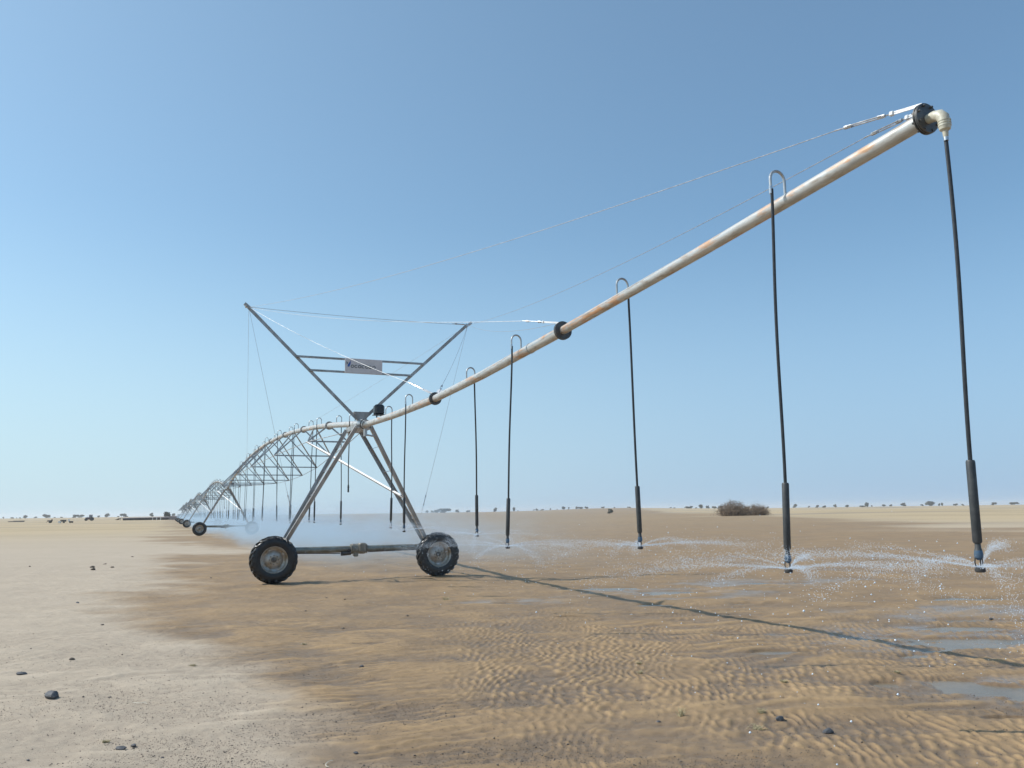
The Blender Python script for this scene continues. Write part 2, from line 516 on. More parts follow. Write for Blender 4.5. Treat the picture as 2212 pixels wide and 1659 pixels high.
def ground_z(x, y):
    return float(gh(np.array([x], float), np.array([y], float))[0][0])


rows = np.concatenate([np.geomspace(.25, 5.0, 22, endpoint=False), np.geomspace(5.0, 14, 420, endpoint=False),
                       np.geomspace(14, 40, 190, endpoint=False), np.geomspace(40, 400, 130, endpoint=False), np.geomspace(400, 9000, 60)])
azf = np.arange(-37, 37.001, .075)
azc = np.arange(37 + 3, 323 - 1.5, 3.0)
az = np.radians(np.concatenate([azf, azc]))
NR, NA = len(rows), len(az)
RR, AA = np.meshgrid(rows, az, indexing='ij')
GX = (RR * np.sin(AA)).ravel(); GY = (RR * np.cos(AA)).ravel()
GZ, GC, GW, GP = gh(GX, GY)
# thin film of standing water, soft edged, in the low parts of the soaked ground
FILM = [(6.2, 10.8, 2.2, 1.6), (5.0, 8.1, 1.2, 1.0), (3.3, 17.2, 2.4, 1.2), (.2, 16.0, 1.2, .6), (7.5, 13.5, 2.5, 1.4), (6.0, 19, 2.6, 1.4)]
GF = np.zeros_like(GX); fw = (fbm(GX * 1.1, GY * 1.5, 5, 87) - .5)
for (px, py, rx, ry) in FILM:
    GF = np.maximum(GF, 1 - sstep(.25, 1.05, np.sqrt(((GX - px) / rx) ** 2 + ((GY - py) / ry) ** 2) + fw * 2.4))
GF = np.clip(GF * (1.15 - .75 * GC), 0, 1) * GW
V = np.stack([GX, GY, GZ], 1)
V = np.vstack([V, [[0, 0, float(GZ[:NA].mean())]]])
ii, jj = np.meshgrid(np.arange(NR - 1), np.arange(NA), indexing='ij')
a = (ii * NA + jj).ravel(); b = (ii * NA + (jj + 1) % NA).ravel()
Fq = np.stack([a + NA, b + NA, b, a], 1)
rfar = np.hypot(GX, GY)
far = sstep(35, 130, rfar) * (1 - .8 * GW)
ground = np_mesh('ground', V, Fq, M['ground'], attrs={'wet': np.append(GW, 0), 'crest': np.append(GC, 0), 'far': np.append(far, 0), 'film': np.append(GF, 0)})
tag(ground, 'wide flat desert sand, pale and dry to the left, wet brown and rippled under the machine', 'ground', kind='structure')

# standing water: one level sheet, seen only where the sand dips below it
wv = [(-2.5, 5.5, -.0285), (11, 5.5, -.0285), (16, 24, -.0285), (-3, 24, -.0285)]
water = MB().add(wv, [(0, 1, 2, 3)]).build('puddle_water', M['water'], smooth=False)
tag(water, 'shallow puddles of muddy water reflecting the pale sky on wet sand', 'water', kind='structure')

# ------------------------------------------------------------------ the machine: local axes X along the wheel track, Y along the pipe, away from the camera
RZ = math.radians(23.4)
ORG = Vector((-4.075, 21.648, 0))
CX = Vector((math.cos(RZ), math.sin(RZ), 0)); AY = Vector((-math.sin(RZ), math.cos(RZ), 0))
SPAN = 54.3
RZS = math.radians(22.8)                      # the line bends very slightly at the nearest tower
CX2 = Vector((math.cos(RZS), math.sin(RZS), 0)); AY2 = Vector((-math.sin(RZS), math.cos(RZS), 0))


def sw(x, y, z=0.0):
    return ORG + CX2 * x + AY2 * y + Vector((0, 0, z))



def mw(x, y, z=0.0):
    return ORG + CX * x + AY * y + Vector((0, 0, z))


def pz(y):
    return 4.05 + 1.42 * (1 - ((y - 27.0) / 27.2) ** 2)


OH_Y = [-.58, -6.46, -12.0, -17.71]


def oz(y):
    ys = [-17.71, -15, -12.0, -9, -6.46, -3.5, -.58]; zs = [4.412, 4.245, 4.09, 3.965, 3.905, 3.925, 4.0]
    return float(np.interp(y, ys, zs))


JOINTS = [4.75 + 5.5 * i for i in range(9)]
NX = [.66, 1.07, 1.43, 1.6, 1.66, 1.6, 1.43, 1.07, .66]
NZ = [3.99, 3.91, 3.78, 3.68, 3.64, 3.68, 3.78, 3.91, 3.99]


def flange_mb(mb, c, d, r=.128, th=.016, bolts=8):
    """two bolted discs round the pipe at c with axis d"""
    d = Vector(d).normalized()
    q = Vector((0, 1, 0)).rotation_difference(d).to_matrix()
    for s_ in (-1, 1):
        y0 = s_ * .004; y1 = s_ * (.004 + th)
        prof = [(.02, y0), (r, y0), (r, y1), (.06, y1)]
        vs = MB().lathe(prof, 28)
        mb.add([q @ Vector(p) + Vector(c) for p in vs.v], vs.f)
    for k in range(bolts):
        a = 2 * PI * (k + .5) / bolts
        p = Vector((math.cos(a), 0, math.sin(a))) * (r - .02)
        A = q @ (p + Vector((0, -.035, 0))) + Vector(c); B = q @ (p + Vector((0, .035, 0))) + Vector(c)
        mb.path([A, B], .009, 6)


# ---- truss span
def make_span():
    root = empty('truss_span', None, ORG, RZ)
    ys = np.linspace(-.5, SPAN - .62, 64)
    MB().path([(0, y, pz(y)) for y in ys], .085, 20).build('pipe', M['pipe'], root, angle=1.0)
    for y in [-.5] + JOINTS + [SPAN - .66]:
        m = MB(); flange_mb(m, (0, y, pz(y)), (0, 1, (pz(y + .1) - pz(y - .1)) / .2), .135)
        m.build('flange', M['steel'] if y not in (-.5,) else M['flange'], root)
    for s_ in (-1, 1):
        pts = [(s_ * .12, .35, 3.93)] + [(s_ * NX[i], JOINTS[i], NZ[i]) for i in range(9)] + [(s_ * .12, SPAN - .75, 3.93)]
        MB().path(pts, .012, 6).build('truss_rod', M['steel'], root)
    for i, y in enumerate(JOINTS):
        m = MB(); m.angle((-NX[i], y, NZ[i]), (NX[i], y, NZ[i]), .05, .006, (0, 0, 1)); m.build('spreader', M['steel'], root, smooth=False)
        for s_ in (-1, 1):
            nd = Vector((s_ * NX[i], y, NZ[i]))
            for yy in (y, y + (2.6 if s_ < 0 else -2.6)):
                top = Vector((s_ * .075, yy, pz(yy) - .06))
                m = MB(); m.angle(nd, top, .05, .006, (0, 1, 0)); m.build('brace', M['steel'], root, smooth=False)
    # brace bar from the right-hand legs up to the first truss node
    return root


# ---- drive tower
R_T = .585


def make_wheel(parent, x, flip):
    wroot = empty('wheel', parent, (x, -.32, R_T))
    # tyre carcass, axis along Y
    hw = .165
    prof = [(.30, hw * .62), (.335, hw * .93), (.40, hw * 1.02), (.47, hw), (.525, hw * .9), (.548, hw * .7), (.553, hw * .35), (.556, 0),
            (.553, -hw * .35), (.548, -hw * .7), (.525, -hw * .9), (.47, -hw), (.40, -hw * 1.02), (.335, -hw * .93), (.30, -hw * .62)]
    m = MB(); m.lathe(prof, 72)
    # chevron lugs, half a pitch apart on the two shoulders
    NL = 21
    for side in (-1, 1):
        for k in range(NL):
            a0 = 2 * PI * (k + (.5 if side > 0 else 0)) / NL
            secs = []
            for t in np.linspace(0, 1, 6):
                y = side * (-.012 + t * (hw * 1.02))
                ang = a0 + (-t * .27) * 1.0
                rb = .545 if t < .75 else .545 - (t - .75) / .25 * .05
                rt = .589 if t < .7 else .589 - (t - .7) / .3 * .05
                wdt = .022 + .012 * t
                secs.append((y, ang, rb - .02, rt, wdt))
            vs = []; fs = []
            for (y, ang, rb, rt, wd) in secs:
                for (r, da) in ((rb, -wd * 1.25), (rt, -wd * .8), (rt, wd * .8), (rb, wd * 1.25)):
                    aa = ang + da / r
                    vs.append((r * math.cos(aa), y, r * math.sin(aa)))
            for i in range(5):
                for q in range(3):
                    fs.append((i * 4 + q, i * 4 + q + 1, i * 4 + q + 5, i * 4 + q + 4))
            fs.append((0, 1, 2, 3)); fs.append((20, 21, 22, 23))
            m.add(vs, fs)
    m.build('tyre', M['tyre'], wroot, angle=.7)
    # rim: lip, well, dished disc (outer face towards -Y)
    prof = [(.318, -.155), (.330, -.160), (.336, -.150), (.318, -.135), (.300, -.115), (.292, -.05), (.270, -.035), (.235, -.02), (.20, -.035), (.15, -.06), (.10, -.065), (.05, -.065), (.0, -.065)]
    m = MB(); m.lathe(prof, 56)
    m.lathe([(.318, .155), (.330, .16), (.318, .13), (.295, .10), (.285, 0), (.292, -.05)], 56)
    for k in range(4):
        a = 2 * PI * k / 4 + .5
        m.box((math.cos(a) * .265, -.05, math.sin(a) * .265), (.05, .02, .09), Matrix.Rotation(-a, 3, 'Y'))
    m.build('rim', M['rim'], wroot)
    m = MB(); m.lathe([(.0, -.105), (.035, -.105), (.062, -.095), (.068, -.06), (.075, -.055)], 24)
    for k in range(8):
        a = 2 * PI * k / 8
        m.path([(math.cos(a) * .112, -.09, math.sin(a) * .112), (math.cos(a) * .112, -.055, math.sin(a) * .112)], .014, 6)
    m.build('hub', M['hub'], wroot)
    m = MB(); m.box((0, .17, .02), (.24, .20, .30), bev=.03); m.lathe([(.09, -.05), (.09, .28)], 20, cap=True)
    m.build('wheel_gearbox', M['gear'], parent, loc=(x, -.32, R_T))
    return wroot


def make_tower():
    root = empty('drive_tower', None, mw(0, .3), RZ)
    make_wheel(root, -2.16, -1); make_wheel(root, 2.16, 1)
    # base beam, split by the centre drive
    bz = .78
    for a, b in ((-2.05, -.16), (.26, 2.05)):
        MB().path([(a, 0, bz), (b, 0, bz)], .083, 20).build('base_beam', M['beam'], root, angle=1.0)
    m = MB(); m.lathe([(.12, -.2), (.135, -.18), (.135, .16), (.12, .18)], 20, Matrix.Rotation(PI / 2, 4, 'Z'), cap=True)
    m.v = [(p[0] + .04, p[1], p[2] + bz) for p in m.v]
    m.box((.14, -.03, bz + .03), (.20, .30, .24), bev=.03)
    m.box((-.02, -.02, bz - .14), (.12, .16, .12), bev=.02)
    m.path([(-.16, -.02, bz), (-.14, -.02, bz)], .13, 18); m.path([(.26, -.02, bz), (.28, -.02, bz)], .12, 18)
    m.build('centre_gearbox', M['gear'], root)
    m = MB(); m.path([(-.16, -.07, bz - .10), (-.42, -.07, bz - .12)], [.055, .05], 16); m.box((-.22, -.07, bz - .02), (.10, .10, .06), bev=.015)
    m.build('drive_motor', M['darkmetal'], root)
    MB().path([(-1.9, -.10, bz - .06), (-.45, -.10, bz - .1)], .014, 8).build('drive_shaft', M['darkmetal'], root)
    MB().path([(.3, -.10, bz - .08), (1.9, -.10, bz - .06)], .014, 8).build('drive_shaft', M['darkmetal'], root)
    # legs: two angle irons a side, spread along the pipe at the top, meeting at the beam
    tops = {}
    for sx in (-1, 1):
        P = []
        for sy in (-1, 1):
            top = Vector((sx * .19, sy * .56 - .02, 3.98)); bot = Vector((sx * 1.98, sy * .07, .80))
            P.append((top, bot))
            MB().angle(top, bot, .098, .010, (0, -sy, .0)).build('leg', M['leg'], root, smooth=False)
        for t in (.16, .36, .56, .76):
            A = P[0][0].lerp(P[0][1], t); B = P[1][0].lerp(P[1][1], t)
            m = MB(); m.bar(A + Vector((0, -.04, 0)), B + Vector((0, .04, 0)), .055, .008, (1, 0, .5)); m.build('leg_rung', M['bright'], root, smooth=False)
    # saddle under the pipe and the top cross piece
    m = MB()
    m.box((0, -.02, 3.93), (.42, 1.35, .02)); m.box((-.2, -.02, 3.98), (.012, 1.3, .13)); m.box((.2, -.02, 3.98), (.012, 1.3, .13))
    m.build('top_saddle', M['leg'], root)
    m = MB(); m.path([(0, -.92, 4.0), (0, .72 - 1.05, 4.09)], .12, 20); m.path([(0, -.85, 3.98), (0, -.85, 3.70)], .05, 12)
    m.path([(0, -.85, 3.74), (.24, -.85, 3.70)], .022, 8)
    m.build('pipe_joint', M['steel'], root)
    # stabiliser bar: right-hand legs up to the truss behind
    MB().angle((1.22, -.16, 2.12), (-.64, 4.45, 3.97), .075, .010, (-.6, -.2, .7)).build('stabiliser_bar', M['pale_steel'], root, smooth=False)
    m = MB(); m.box((.385, -.72, 4.42), (.27, .22, .28), bev=.045); m.box((.385, -.72, 4.285), (.30, .25, .02)); m.path([(.33, -.72, 4.27), (.33, -.72, 4.12)], .02, 8); m.path([(.44, -.72, 4.27), (.44, -.72, 4.20)], .018, 8)
    m.build('control_box', M['box'], root)
    return root


span0 = make_span(); tower0 = make_tower()
ORD = ['nearest', 'second', 'third', 'fourth', 'fifth', 'sixth', 'seventh']
NSPAN = 6
tlab = ['two-wheeled steel drive tower nearest the camera, with V mast and sign above it',
        'second drive tower along the line, its right wheel lost in spray',
        'third drive tower along the line, small wheel just left of the second tower',
        'fourth drive tower along the line, half hidden behind the third tower wheel',
        'fifth drive tower along the line, faint in the mist near the far end',
        'sixth and last drive tower at the misty far end of the line']
slab = ['arched truss span of pipe and braces reaching from the nearest drive tower to the second',
        'truss span of pipe and braces between the second and third drive towers',
        'truss span of pipe and braces between the third and fourth drive towers',
        'truss span of pipe and braces between the fourth and fifth drive towers',
        'truss span of pipe and braces between the fifth and sixth drive towers',
        'last truss span beyond the sixth drive tower, faintest and farthest away']
towers = []
for k in range(NSPAN):
    t = tower0 if k == 0 else copy_tree(tower0)
    t.location = mw(0, .3) if k == 0 else sw(0, .3 + SPAN * k)
    if k: t.rotation_euler = (0, 0, RZS)
    tag(t, tlab[k], 'drive tower', 'drive towers of the irrigation line'); towers.append(t)
    s_ = span0 if k == 0 else copy_tree(span0)
    s_.location = sw(0, SPAN * k); s_.rotation_euler = (0, 0, RZS); tag(s_, slab[k], 'truss span', 'truss spans of the irrigation line')

# mast on the nearest tower (in tower-root axes: y is machine y - .3)
ML = Vector((-2.98, 0.0, 7.04)); MR = Vector((3.07, 0.0, 7.04))
mast = empty('cable_mast', None, mw(0, 0, 0), RZ)
tag(mast, 'V-shaped steel mast with two crossbars on top of the nearest drive tower', 'cable mast')
for s_, Mx in ((-1, ML), (1, MR)):
    m = MB(); m.angle((s_ * .10, 0, 4.22), Mx, .085, .009, (0, 1, 0)); m.build('mast_arm', M['leg'], mast, smooth=False)
    m = MB(); m.box(Mx + Vector((s_ * .03, 0, .02)), (.20, .10, .07), Matrix.Rotation(-s_ * .7, 3, 'Y')); m.path([Mx + Vector((s_ * .06, -.12, .02)), Mx + Vector((s_ * .06, .12, .02))], .025, 8)
    m.build('arm_end_bracket', M['bright'] if s_ > 0 else M['leg'], mast)
for z, hw in ((5.80, 1.73), (5.45, 1.38)):
    MB().angle((-hw, -.055, z), (hw, -.055, z), .06, .007, (0, 0, 1)).build('crossbar', M['leg'], mast, smooth=False)
m = MB(); pr = [(-.20, 4.40), (.24, 4.40), (.12, 4.16), (-.10, 4.16)]
m.add([(x, -.06, z) for x, z in pr] + [(x, .06, z) for x, z in pr], [(0, 1, 2, 3), (7, 6, 5, 4)] + [(i, i + 4, (i + 1) % 4 + 4, (i + 1) % 4) for i in range(4)])
m.build('base_plate', M['leg'], mast, smooth=False)
m = MB()
m.box((0.05, -.0, 4.15), (.26, .3, .04))
m.build('mast_clamp', M['steel'], mast)


def sagged(a, b, sag, n=14):
    a = Vector(a); b = Vector(b)
    return [a.lerp(b, t) + Vector((0, 0, -sag * 4 * t * (1 - t))) for t in np.linspace(0, 1, n)]


def add_turnbuckle(par, a, b, r=.013):
    """open turnbuckle body between a and b"""
    a = Vector(a); b = Vector(b); d = (b - a).normalized(); u = d.cross(Vector((0, 0, 1))).normalized()
    m = MB(); off = u * .016
    m.path([a + off, b + off], r * .5, 6); m.path([a - off, b - off], r * .5, 6)
    for p in (a, b): m.path([p - d * .03, p + d * .03], r * 1.35, 8)
    m.path([a - d * .12, a], r * .5, 6); m.path([b, b + d * .12], r * .5, 6)
    m.build('turnbuckle', M['bright'], par)


c_ = MB().path(sagged(ML, MR, .035), .005, 6).build('tie_cable', M['cable'], mast)
add_turnbuckle(c_, MR + Vector((-.36, 0, .015)), MR + Vector((-.14, 0, .01)))
for s_, Mx, end in ((-1, ML, Vector((-1.72, 0, 1.62))), (1, MR, Vector((1.68, 0, 1.60)))):
    g = MB().path(sagged(Mx, end, .02), .0038, 6).build('leg_cable', M['cable'], mast)
    add_turnbuckle(g, Mx.lerp(end, .90), Mx.lerp(end, .94))
for Mx, end in ((ML, Vector((-1.43, 15.75, 3.78))), (MR, Vector((.10, 10.25, pz(10.25) + .1)))):
    MB().path(sagged(Mx, end, .05), .003, 6).build('back_cable', M['cable'], mast)

# sign board on the mast
sg = empty('sign_board', None, mw(.03, -.115, 5.44), RZ)
tag(sg, 'pale rectangular sign board with blue leaf logo hung from the upper mast crossbar', 'sign')
MB().box((0, 0, .19), (1.02, .02, .40), bev=.004).build('panel', M['sign'], sg)


def shape2d(pts, y=-.013, th=.002):
    n = len(pts)
    return ([(x, y, z) for x, z in pts] + [(x, y + th, z) for x, z in pts],
            [tuple(range(n)), tuple(range(2 * n - 1, n - 1, -1))] + [(i, i + n, (i + 1) % n + n, (i + 1) % n) for i in range(n)])


m = MB(); m.add(*shape2d([(-.445, .165), (-.395, .155), (-.36, .235), (-.357, .285), (-.362, .335), (-.385, .285), (-.43, .225)]))
m.build('logo_leaf', M['ink_blue'], sg, smooth=False)
m = MB(); m.add(*shape2d([(-.475, .305), (-.432, .262), (-.447, .23), (-.46, .215)]))
m.build('logo_shard', M['ink_dark'], sg, smooth=False)
m = MB()
for k, ch in enumerate('ocococo'):
    cx, cz, ra = -.31 + k * .098, .175, .036
    a0, a1 = (0, 2 * PI) if ch == 'o' else (.7, 2 * PI - .7)
    m_pts = [(cx + ra * math.cos(t), -.0125, cz + ra * math.sin(t)) for t in np.linspace(a0, a1, 20)]
    m.path(m_pts, .0085, 5, cap=False)
m.build('lettering', M['ink_dark'], sg)

# ---- overhang boom
boom = empty('overhang_boom', None, mw(0, 0, 0), RZ)
tag(boom, 'long rust-stained overhanging pipe reaching up toward the camera at right, stayed by cables', 'irrigation boom')
RADS = [.078, .071, .058]
for i in range(3):
    ys = np.linspace(OH_Y[i] - .0, OH_Y[i + 1], 14)
    MB().path([(0, y, oz(y)) for y in ys], RADS[i], 24).build('pipe', M['pipe'], boom, angle=1.0)
    # ring clamp where the pipe sections are banded
ears = {}
for i, y in enumerate(OH_Y[1:]):
    sl_ = (oz(y + .1) - oz(y - .1)) / .2 if i < 2 else .055
    m = MB(); flange_mb(m, (0, y, oz(y)), (0, 1, sl_), .126 if i < 2 else .112, .018 if i < 2 else .009)
    if i == 2:
        m.lathe([(.0, -.022), (.108, -.022), (.112, -.012)], 28, Matrix.Translation((0, y, oz(y))))
    m.build('flange', M['flange'], boom)
    for s_ in (-1, 1):
        ear = Vector((s_ * (.075 if i < 2 else .045), y + .012, oz(y) + (.106 if i < 2 else .098))); ears[(i, s_)] = ear
        Mx = ML if s_ < 0 else MR
        d = (Mx - ear).normalized(); L = (Mx - ear).length
        f0 = (.26, .30, .20)[i]
        bar_end = ear + d * f0
        cabl = MB().path(sagged(bar_end + d * .45, Mx, .10 + .05 * i, 24), .0032 if i else .0045, 6).build('stay_cable', M['pale_steel'] if (i == 0 and s_ < 0) else M['cable'], boom)
        m = MB(); m.bar(ear - d * .03, bar_end, .024, .008, (0, 0, 1))
        if i == 0: m.box(ear + d * .14, (.10, .26, .012), (Vector((0, 1, 0)).rotation_difference(d)).to_matrix())
        m.box(bar_end, (.028, .035, .035), (Vector((0, 1, 0)).rotation_difference(d)).to_matrix(), bev=.006)
        m.build('stay_bar', M['pale_steel'], cabl)
        add_turnbuckle(cabl, bar_end + d * .08, bar_end + d * .36, .011)
# banding seams on the boom pipe
m = MB(); yy = -10.95; m.path([(0, yy, oz(yy)), (0, yy - .03, oz(yy - .03))], .0775, 24); m.build('pipe_band', M['steel'], boom)

# ------------------------------------------------------------------ drop hoses
HOSE_MESH = {}


def make_drop(side, y, ztop, znoz, lean=(0, 0), end=False, short=False):
    """side -1/1: which side of the pipe the hose hangs; ztop: top of the pipe"""
    root = empty('drop_hose', None, mw(0, y, ztop), RZ)
    drop = ztop - znoz
    W = .155
    if not end:
        pts = [(0, 0, -.02), (0, 0, .11)]
        for t in np.linspace(0, PI, 11):
            pts.append((side * (W / 2 - W / 2 * math.cos(t)), 0, .12 + .085 * math.sin(t)))
        pts.append((side * W, 0, .04))
        MB().path(pts, .0125, 10).build('gooseneck', M['steel'], root)
        m = MB(); m.path([(side * W, 0, .06), (side * W, 0, -.01)], .0165, 10); m.build('hose_clamp', M['bright'], root)
        x0, z0 = side * W, .03
        y0 = 0
    else:
        # threaded elbow out of the end cap
        e = [(0, .03, -.07), (0, -.03, -.07), (0, -.075, -.072), (.0, -.115, -.085), (.0, -.138, -.112), (.0, -.145, -.15), (0, -.145, -.185)]
        MB().path(e, [.032, .034, .038, .041, .041, .039, .039], 18).build('elbow', M['pvc'], root)
        m = MB()
        for k in range(3): m.path([(0, -.145, -.135 - .018 * k), (0, -.145, -.144 - .018 * k)], .0425, 18)
        m.path([(0, -.145, -.185), (0, -.145, -.203), (0, -.145, -.215), (0, -.145, -.258)], [.040, .036, .020, .017], 14)
        m.build('reducer', M['pvc'], root)
        m = MB(); m.path([(0, -.145, -.258), (0, -.145, -.285)], .0165, 12); m.build('hose_clamp', M['bright'], root)
        x0, z0, y0 = 0, -.26, -.145
    zb = -drop
    wl = .53 if not short else .0
    ztw = zb + .17 + wl                       # top of the weight
    lx, ly = lean

    def at(z):
        t = (z0 - z) / (z0 - zb)
        return Vector((x0 + lx * (t ** 1.3) + .006 * math.sin(2.1 * t * PI + y), y0 + ly * (t ** 1.3) + .008 * math.sin(2.3 * t * PI + 2 * y), z))
    MB().path([at(z) for z in np.linspace(z0, ztw - .02, 16)], .0135, 10).build('hose', M['hose'], root)
    if not short:
        A, B = at(ztw), at(zb + .17)
        d = (B - A).normalized()
        MB().path([A, A + d * .012, B - d * .012, B], [.024, .0285, .0285, .023], 16).build('hose_weight', M['weight'], root)
    else:
        A, B = at(zb + .19), at(zb + .17); d = (B - A).normalized()
    head = empty('sprinkler_head', root, B)
    if short:
        MB().path([(0, 0, .03), (0, 0, -.05), (0, 0, -.06), (0, 0, -.17)], [.02, .03, .022, .026], 12).build('regulator', M['weight'], head)
    else:
        MB().path([(0, 0, .02), (0, 0, -.03), (0, 0, -.045)], [.017, .019, .024], 12).build('regulator', M['weight'], head)
        m = MB(); m.path([(0, 0, -.045), (0, 0, -.07), (0, 0, -.09), (0, 0, -.105)], [.024, .028, .026, .012], 14); m.build('nozzle', M['nozzle'], head)
        m = MB()
        for q in range(3):
            a = q * 2 * PI / 3 + .4
            m.path([(.022 * math.cos(a), .022 * math.sin(a), -.085), (.026 * math.cos(a), .026 * math.sin(a), -.12), (.02 * math.cos(a), .02 * math.sin(a), -.16)], .0045, 5)
        m.path([(0, 0, -.150), (0, 0, -.158), (0, 0, -.176), (0, 0, -.182)], [.022, .032, .032, .024], 16)
        m.build('deflector_plate', M['plate'], head)
    root['nozzle_local'] = [B.x, B.y, B.z - .12]
    return root


oh = [  # side, y, nozzle height, lean, label
    (0, -17.71, 1.29, (-.05, .04), 'rightmost drop hose, hanging from the boom-end elbow', True),
    (-1, -16.29, 1.20, (-.09, 0), 'long drop hose second from the boom end, its sprinkler just right of the bush', False),
    (1, -13.43, 1.27, (.04, 0), 'drop hose between the boom end and the bolted flange, third from the free end', False),
    (-1, -10.62, 1.19, (-.12, 0), 'drop hose just below the second bolted flange, leaning left, sprinkler spraying', False),
    (1, -8.25, 1.29, (.03, 0), 'drop hose on the boom between its two bolted flanges, the farther of that pair', False),
    (-1, -4.90, 1.32, (-.02, 0), 'drop hose on the boom seen crossing the right legs of the near tower', False),
    (1, -2.64, 1.36, (.0, 0), 'drop hose closest to the control box on the boom side of the nearest tower', False)]
NOZZ = []
for i, (sd, y, zn, lean, lab, end) in enumerate(oh):
    rr_ = RADS[0] if y > -6.4 else (RADS[1] if y > -12 else RADS[2])
    d = make_drop(sd, y, oz(y) + rr_ - (0 if not end else .0), zn, lean, end=end)
    tag(d, lab, 'drop hose', 'drop hoses along the overhanging boom')
    nl = d['nozzle_local']; del d['nozzle_local']
    NOZZ.append((mw(nl[0], y + nl[1], oz(y) + rr_ + nl[2]), 1.0, i))

NUM = ['first', 'second', 'third', 'fourth', 'fifth', 'sixth', 'seventh', 'eighth', 'ninth', 'tenth', 'eleventh', 'twelfth', 'thirteenth', 'fourteenth',
       'fifteenth', 'sixteenth', 'seventeenth', 'eighteenth', 'nineteenth', 'twentieth']
BETW = ['nearest truss span', 'second truss span', 'third truss span', 'fourth truss span', 'fifth truss span', 'last and farthest truss span']
ydr = [.75 + 2.75 * k for k in range(20) if .75 + 2.75 * k < SPAN - .9]


def far_drop(side, y, ztop, znoz):
    m = MB(); drop = ztop - znoz; W = .155
    pts = [(0, 0, -.02), (0, 0, .11)] + [(side * (W / 2 - W / 2 * math.cos(t)), 0, .12 + .085 * math.sin(t)) for t in np.linspace(0, PI, 7)] + [(side * W, 0, -drop + .7)]
    m.path(pts, .0135, 6); m.path([(side * W, 0, -drop + .7), (side * W, 0, -drop + .17)], .031, 8); m.path([(side * W, 0, -drop + .17), (side * W, 0, -drop)], .022, 8)
    return m.build('drop_hose', M['hose'])


for sp_ in range(NSPAN):
    for k, y in enumerate(ydr):
        sd = -1 if k % 2 == 0 else 1
        if sp_ > 0 and k == 0 and sp_ > 2: continue
        zt = pz(y) + .085
        znz = 1.42 + random.uniform(-.05, .05)
        if sp_ < 2:
            if k == 0:
                d = make_drop(sd, y, zt, 2.28, (.0, .0), short=True)
                lab = ('short drop hose without spray, hanging high behind the left legs of the nearest tower' if sp_ == 0 else
                       'short drop hose without spray beside the legs of the second tower')
            else:
                d = make_drop(sd, y, zt, znz, (random.uniform(-.08, .08), random.uniform(-.08, .08)))
                lab = 'black weighted drop hose on the %s, %s from its near end' % (BETW[sp_], NUM[k])
            nl = d['nozzle_local']; del d['nozzle_local']
            if sp_ == 0 and 0 < k < 9: NOZZ.append((sw(nl[0], y + nl[1], zt + nl[2]), .8 if k < 4 else .5, 20 + k))
            d.location = sw(0, y + SPAN * sp_, zt); d.rotation_euler = (0, 0, RZS)
        else:
            d = far_drop(sd, y, zt, znz)
            d.location = sw(0, y + SPAN * sp_, zt); d.rotation_euler = (0, 0, RZS)
            lab = 'tiny drop hose on the %s, %s from its near end' % (BETW[sp_], NUM[k])
        tag(d, lab, 'drop hose', 'drop hoses along the truss spans')

# ------------------------------------------------------------------ spray: droplets in flight from each sprinkler
ICO_V = None


def ico():
    t = (1 + 5 ** .5) / 2
    v = np.array([(-1, t, 0), (1, t, 0), (-1, -t, 0), (1, -t, 0), (0, -1, t), (0, 1, t), (0, -1, -t), (0, 1, -t), (t, 0, -1), (t, 0, 1), (-t, 0, -1), (-t, 0, 1)], float)
    v /= np.linalg.norm(v[0])
    f = np.array([(0, 11, 5), (0, 5, 1), (0, 1, 7), (0, 7, 10), (0, 10, 11), (1, 5, 9), (5, 11, 4), (11, 10, 2), (10, 7, 6), (7, 1, 8), (3, 9, 4), (3, 4, 2), (3, 2, 6), (3, 6, 8), (3, 8, 9), (4, 9, 5), (2, 4, 11), (6, 2, 10), (8, 6, 7), (9, 8, 1)])
    return v, f


IV, IF = ico()


def scatter(name, pos, rad, material, squash=None, rot=None, jitter=0.0, rng=RNG):
    n = len(pos)
    base = np.repeat(IV[None], n, 0)
    if jitter: base = base * (1 + jitter * (rng.random((n, 12, 1)) - .5))
    if squash is not None: base = base * squash[:, None, :]
    if rot is not None:
        c, s_ = np.cos(rot)[:, None], np.sin(rot)[:, None]
        x, y = base[..., 0] * c - base[..., 1] * s_, base[..., 0] * s_ + base[..., 1] * c
        base = np.stack([x, y, base[..., 2]], -1)
    Vv = (pos[:, None, :] + base * rad[:, None, None]).reshape(-1, 3)
    Ff = (IF[None] + (np.arange(n) * 12)[:, None, None]).reshape(-1, 3)
    return np_mesh(name, Vv, Ff, material)


OV = np.array([(1, 0, 0), (-1, 0, 0), (0, 1, 0), (0, -1, 0), (0, 0, 1), (0, 0, -1)], float)
OF = np.array([(0, 2, 4), (2, 1, 4), (1, 3, 4), (3, 0, 4), (2, 0, 5), (1, 2, 5), (3, 1, 5), (0, 3, 5)])


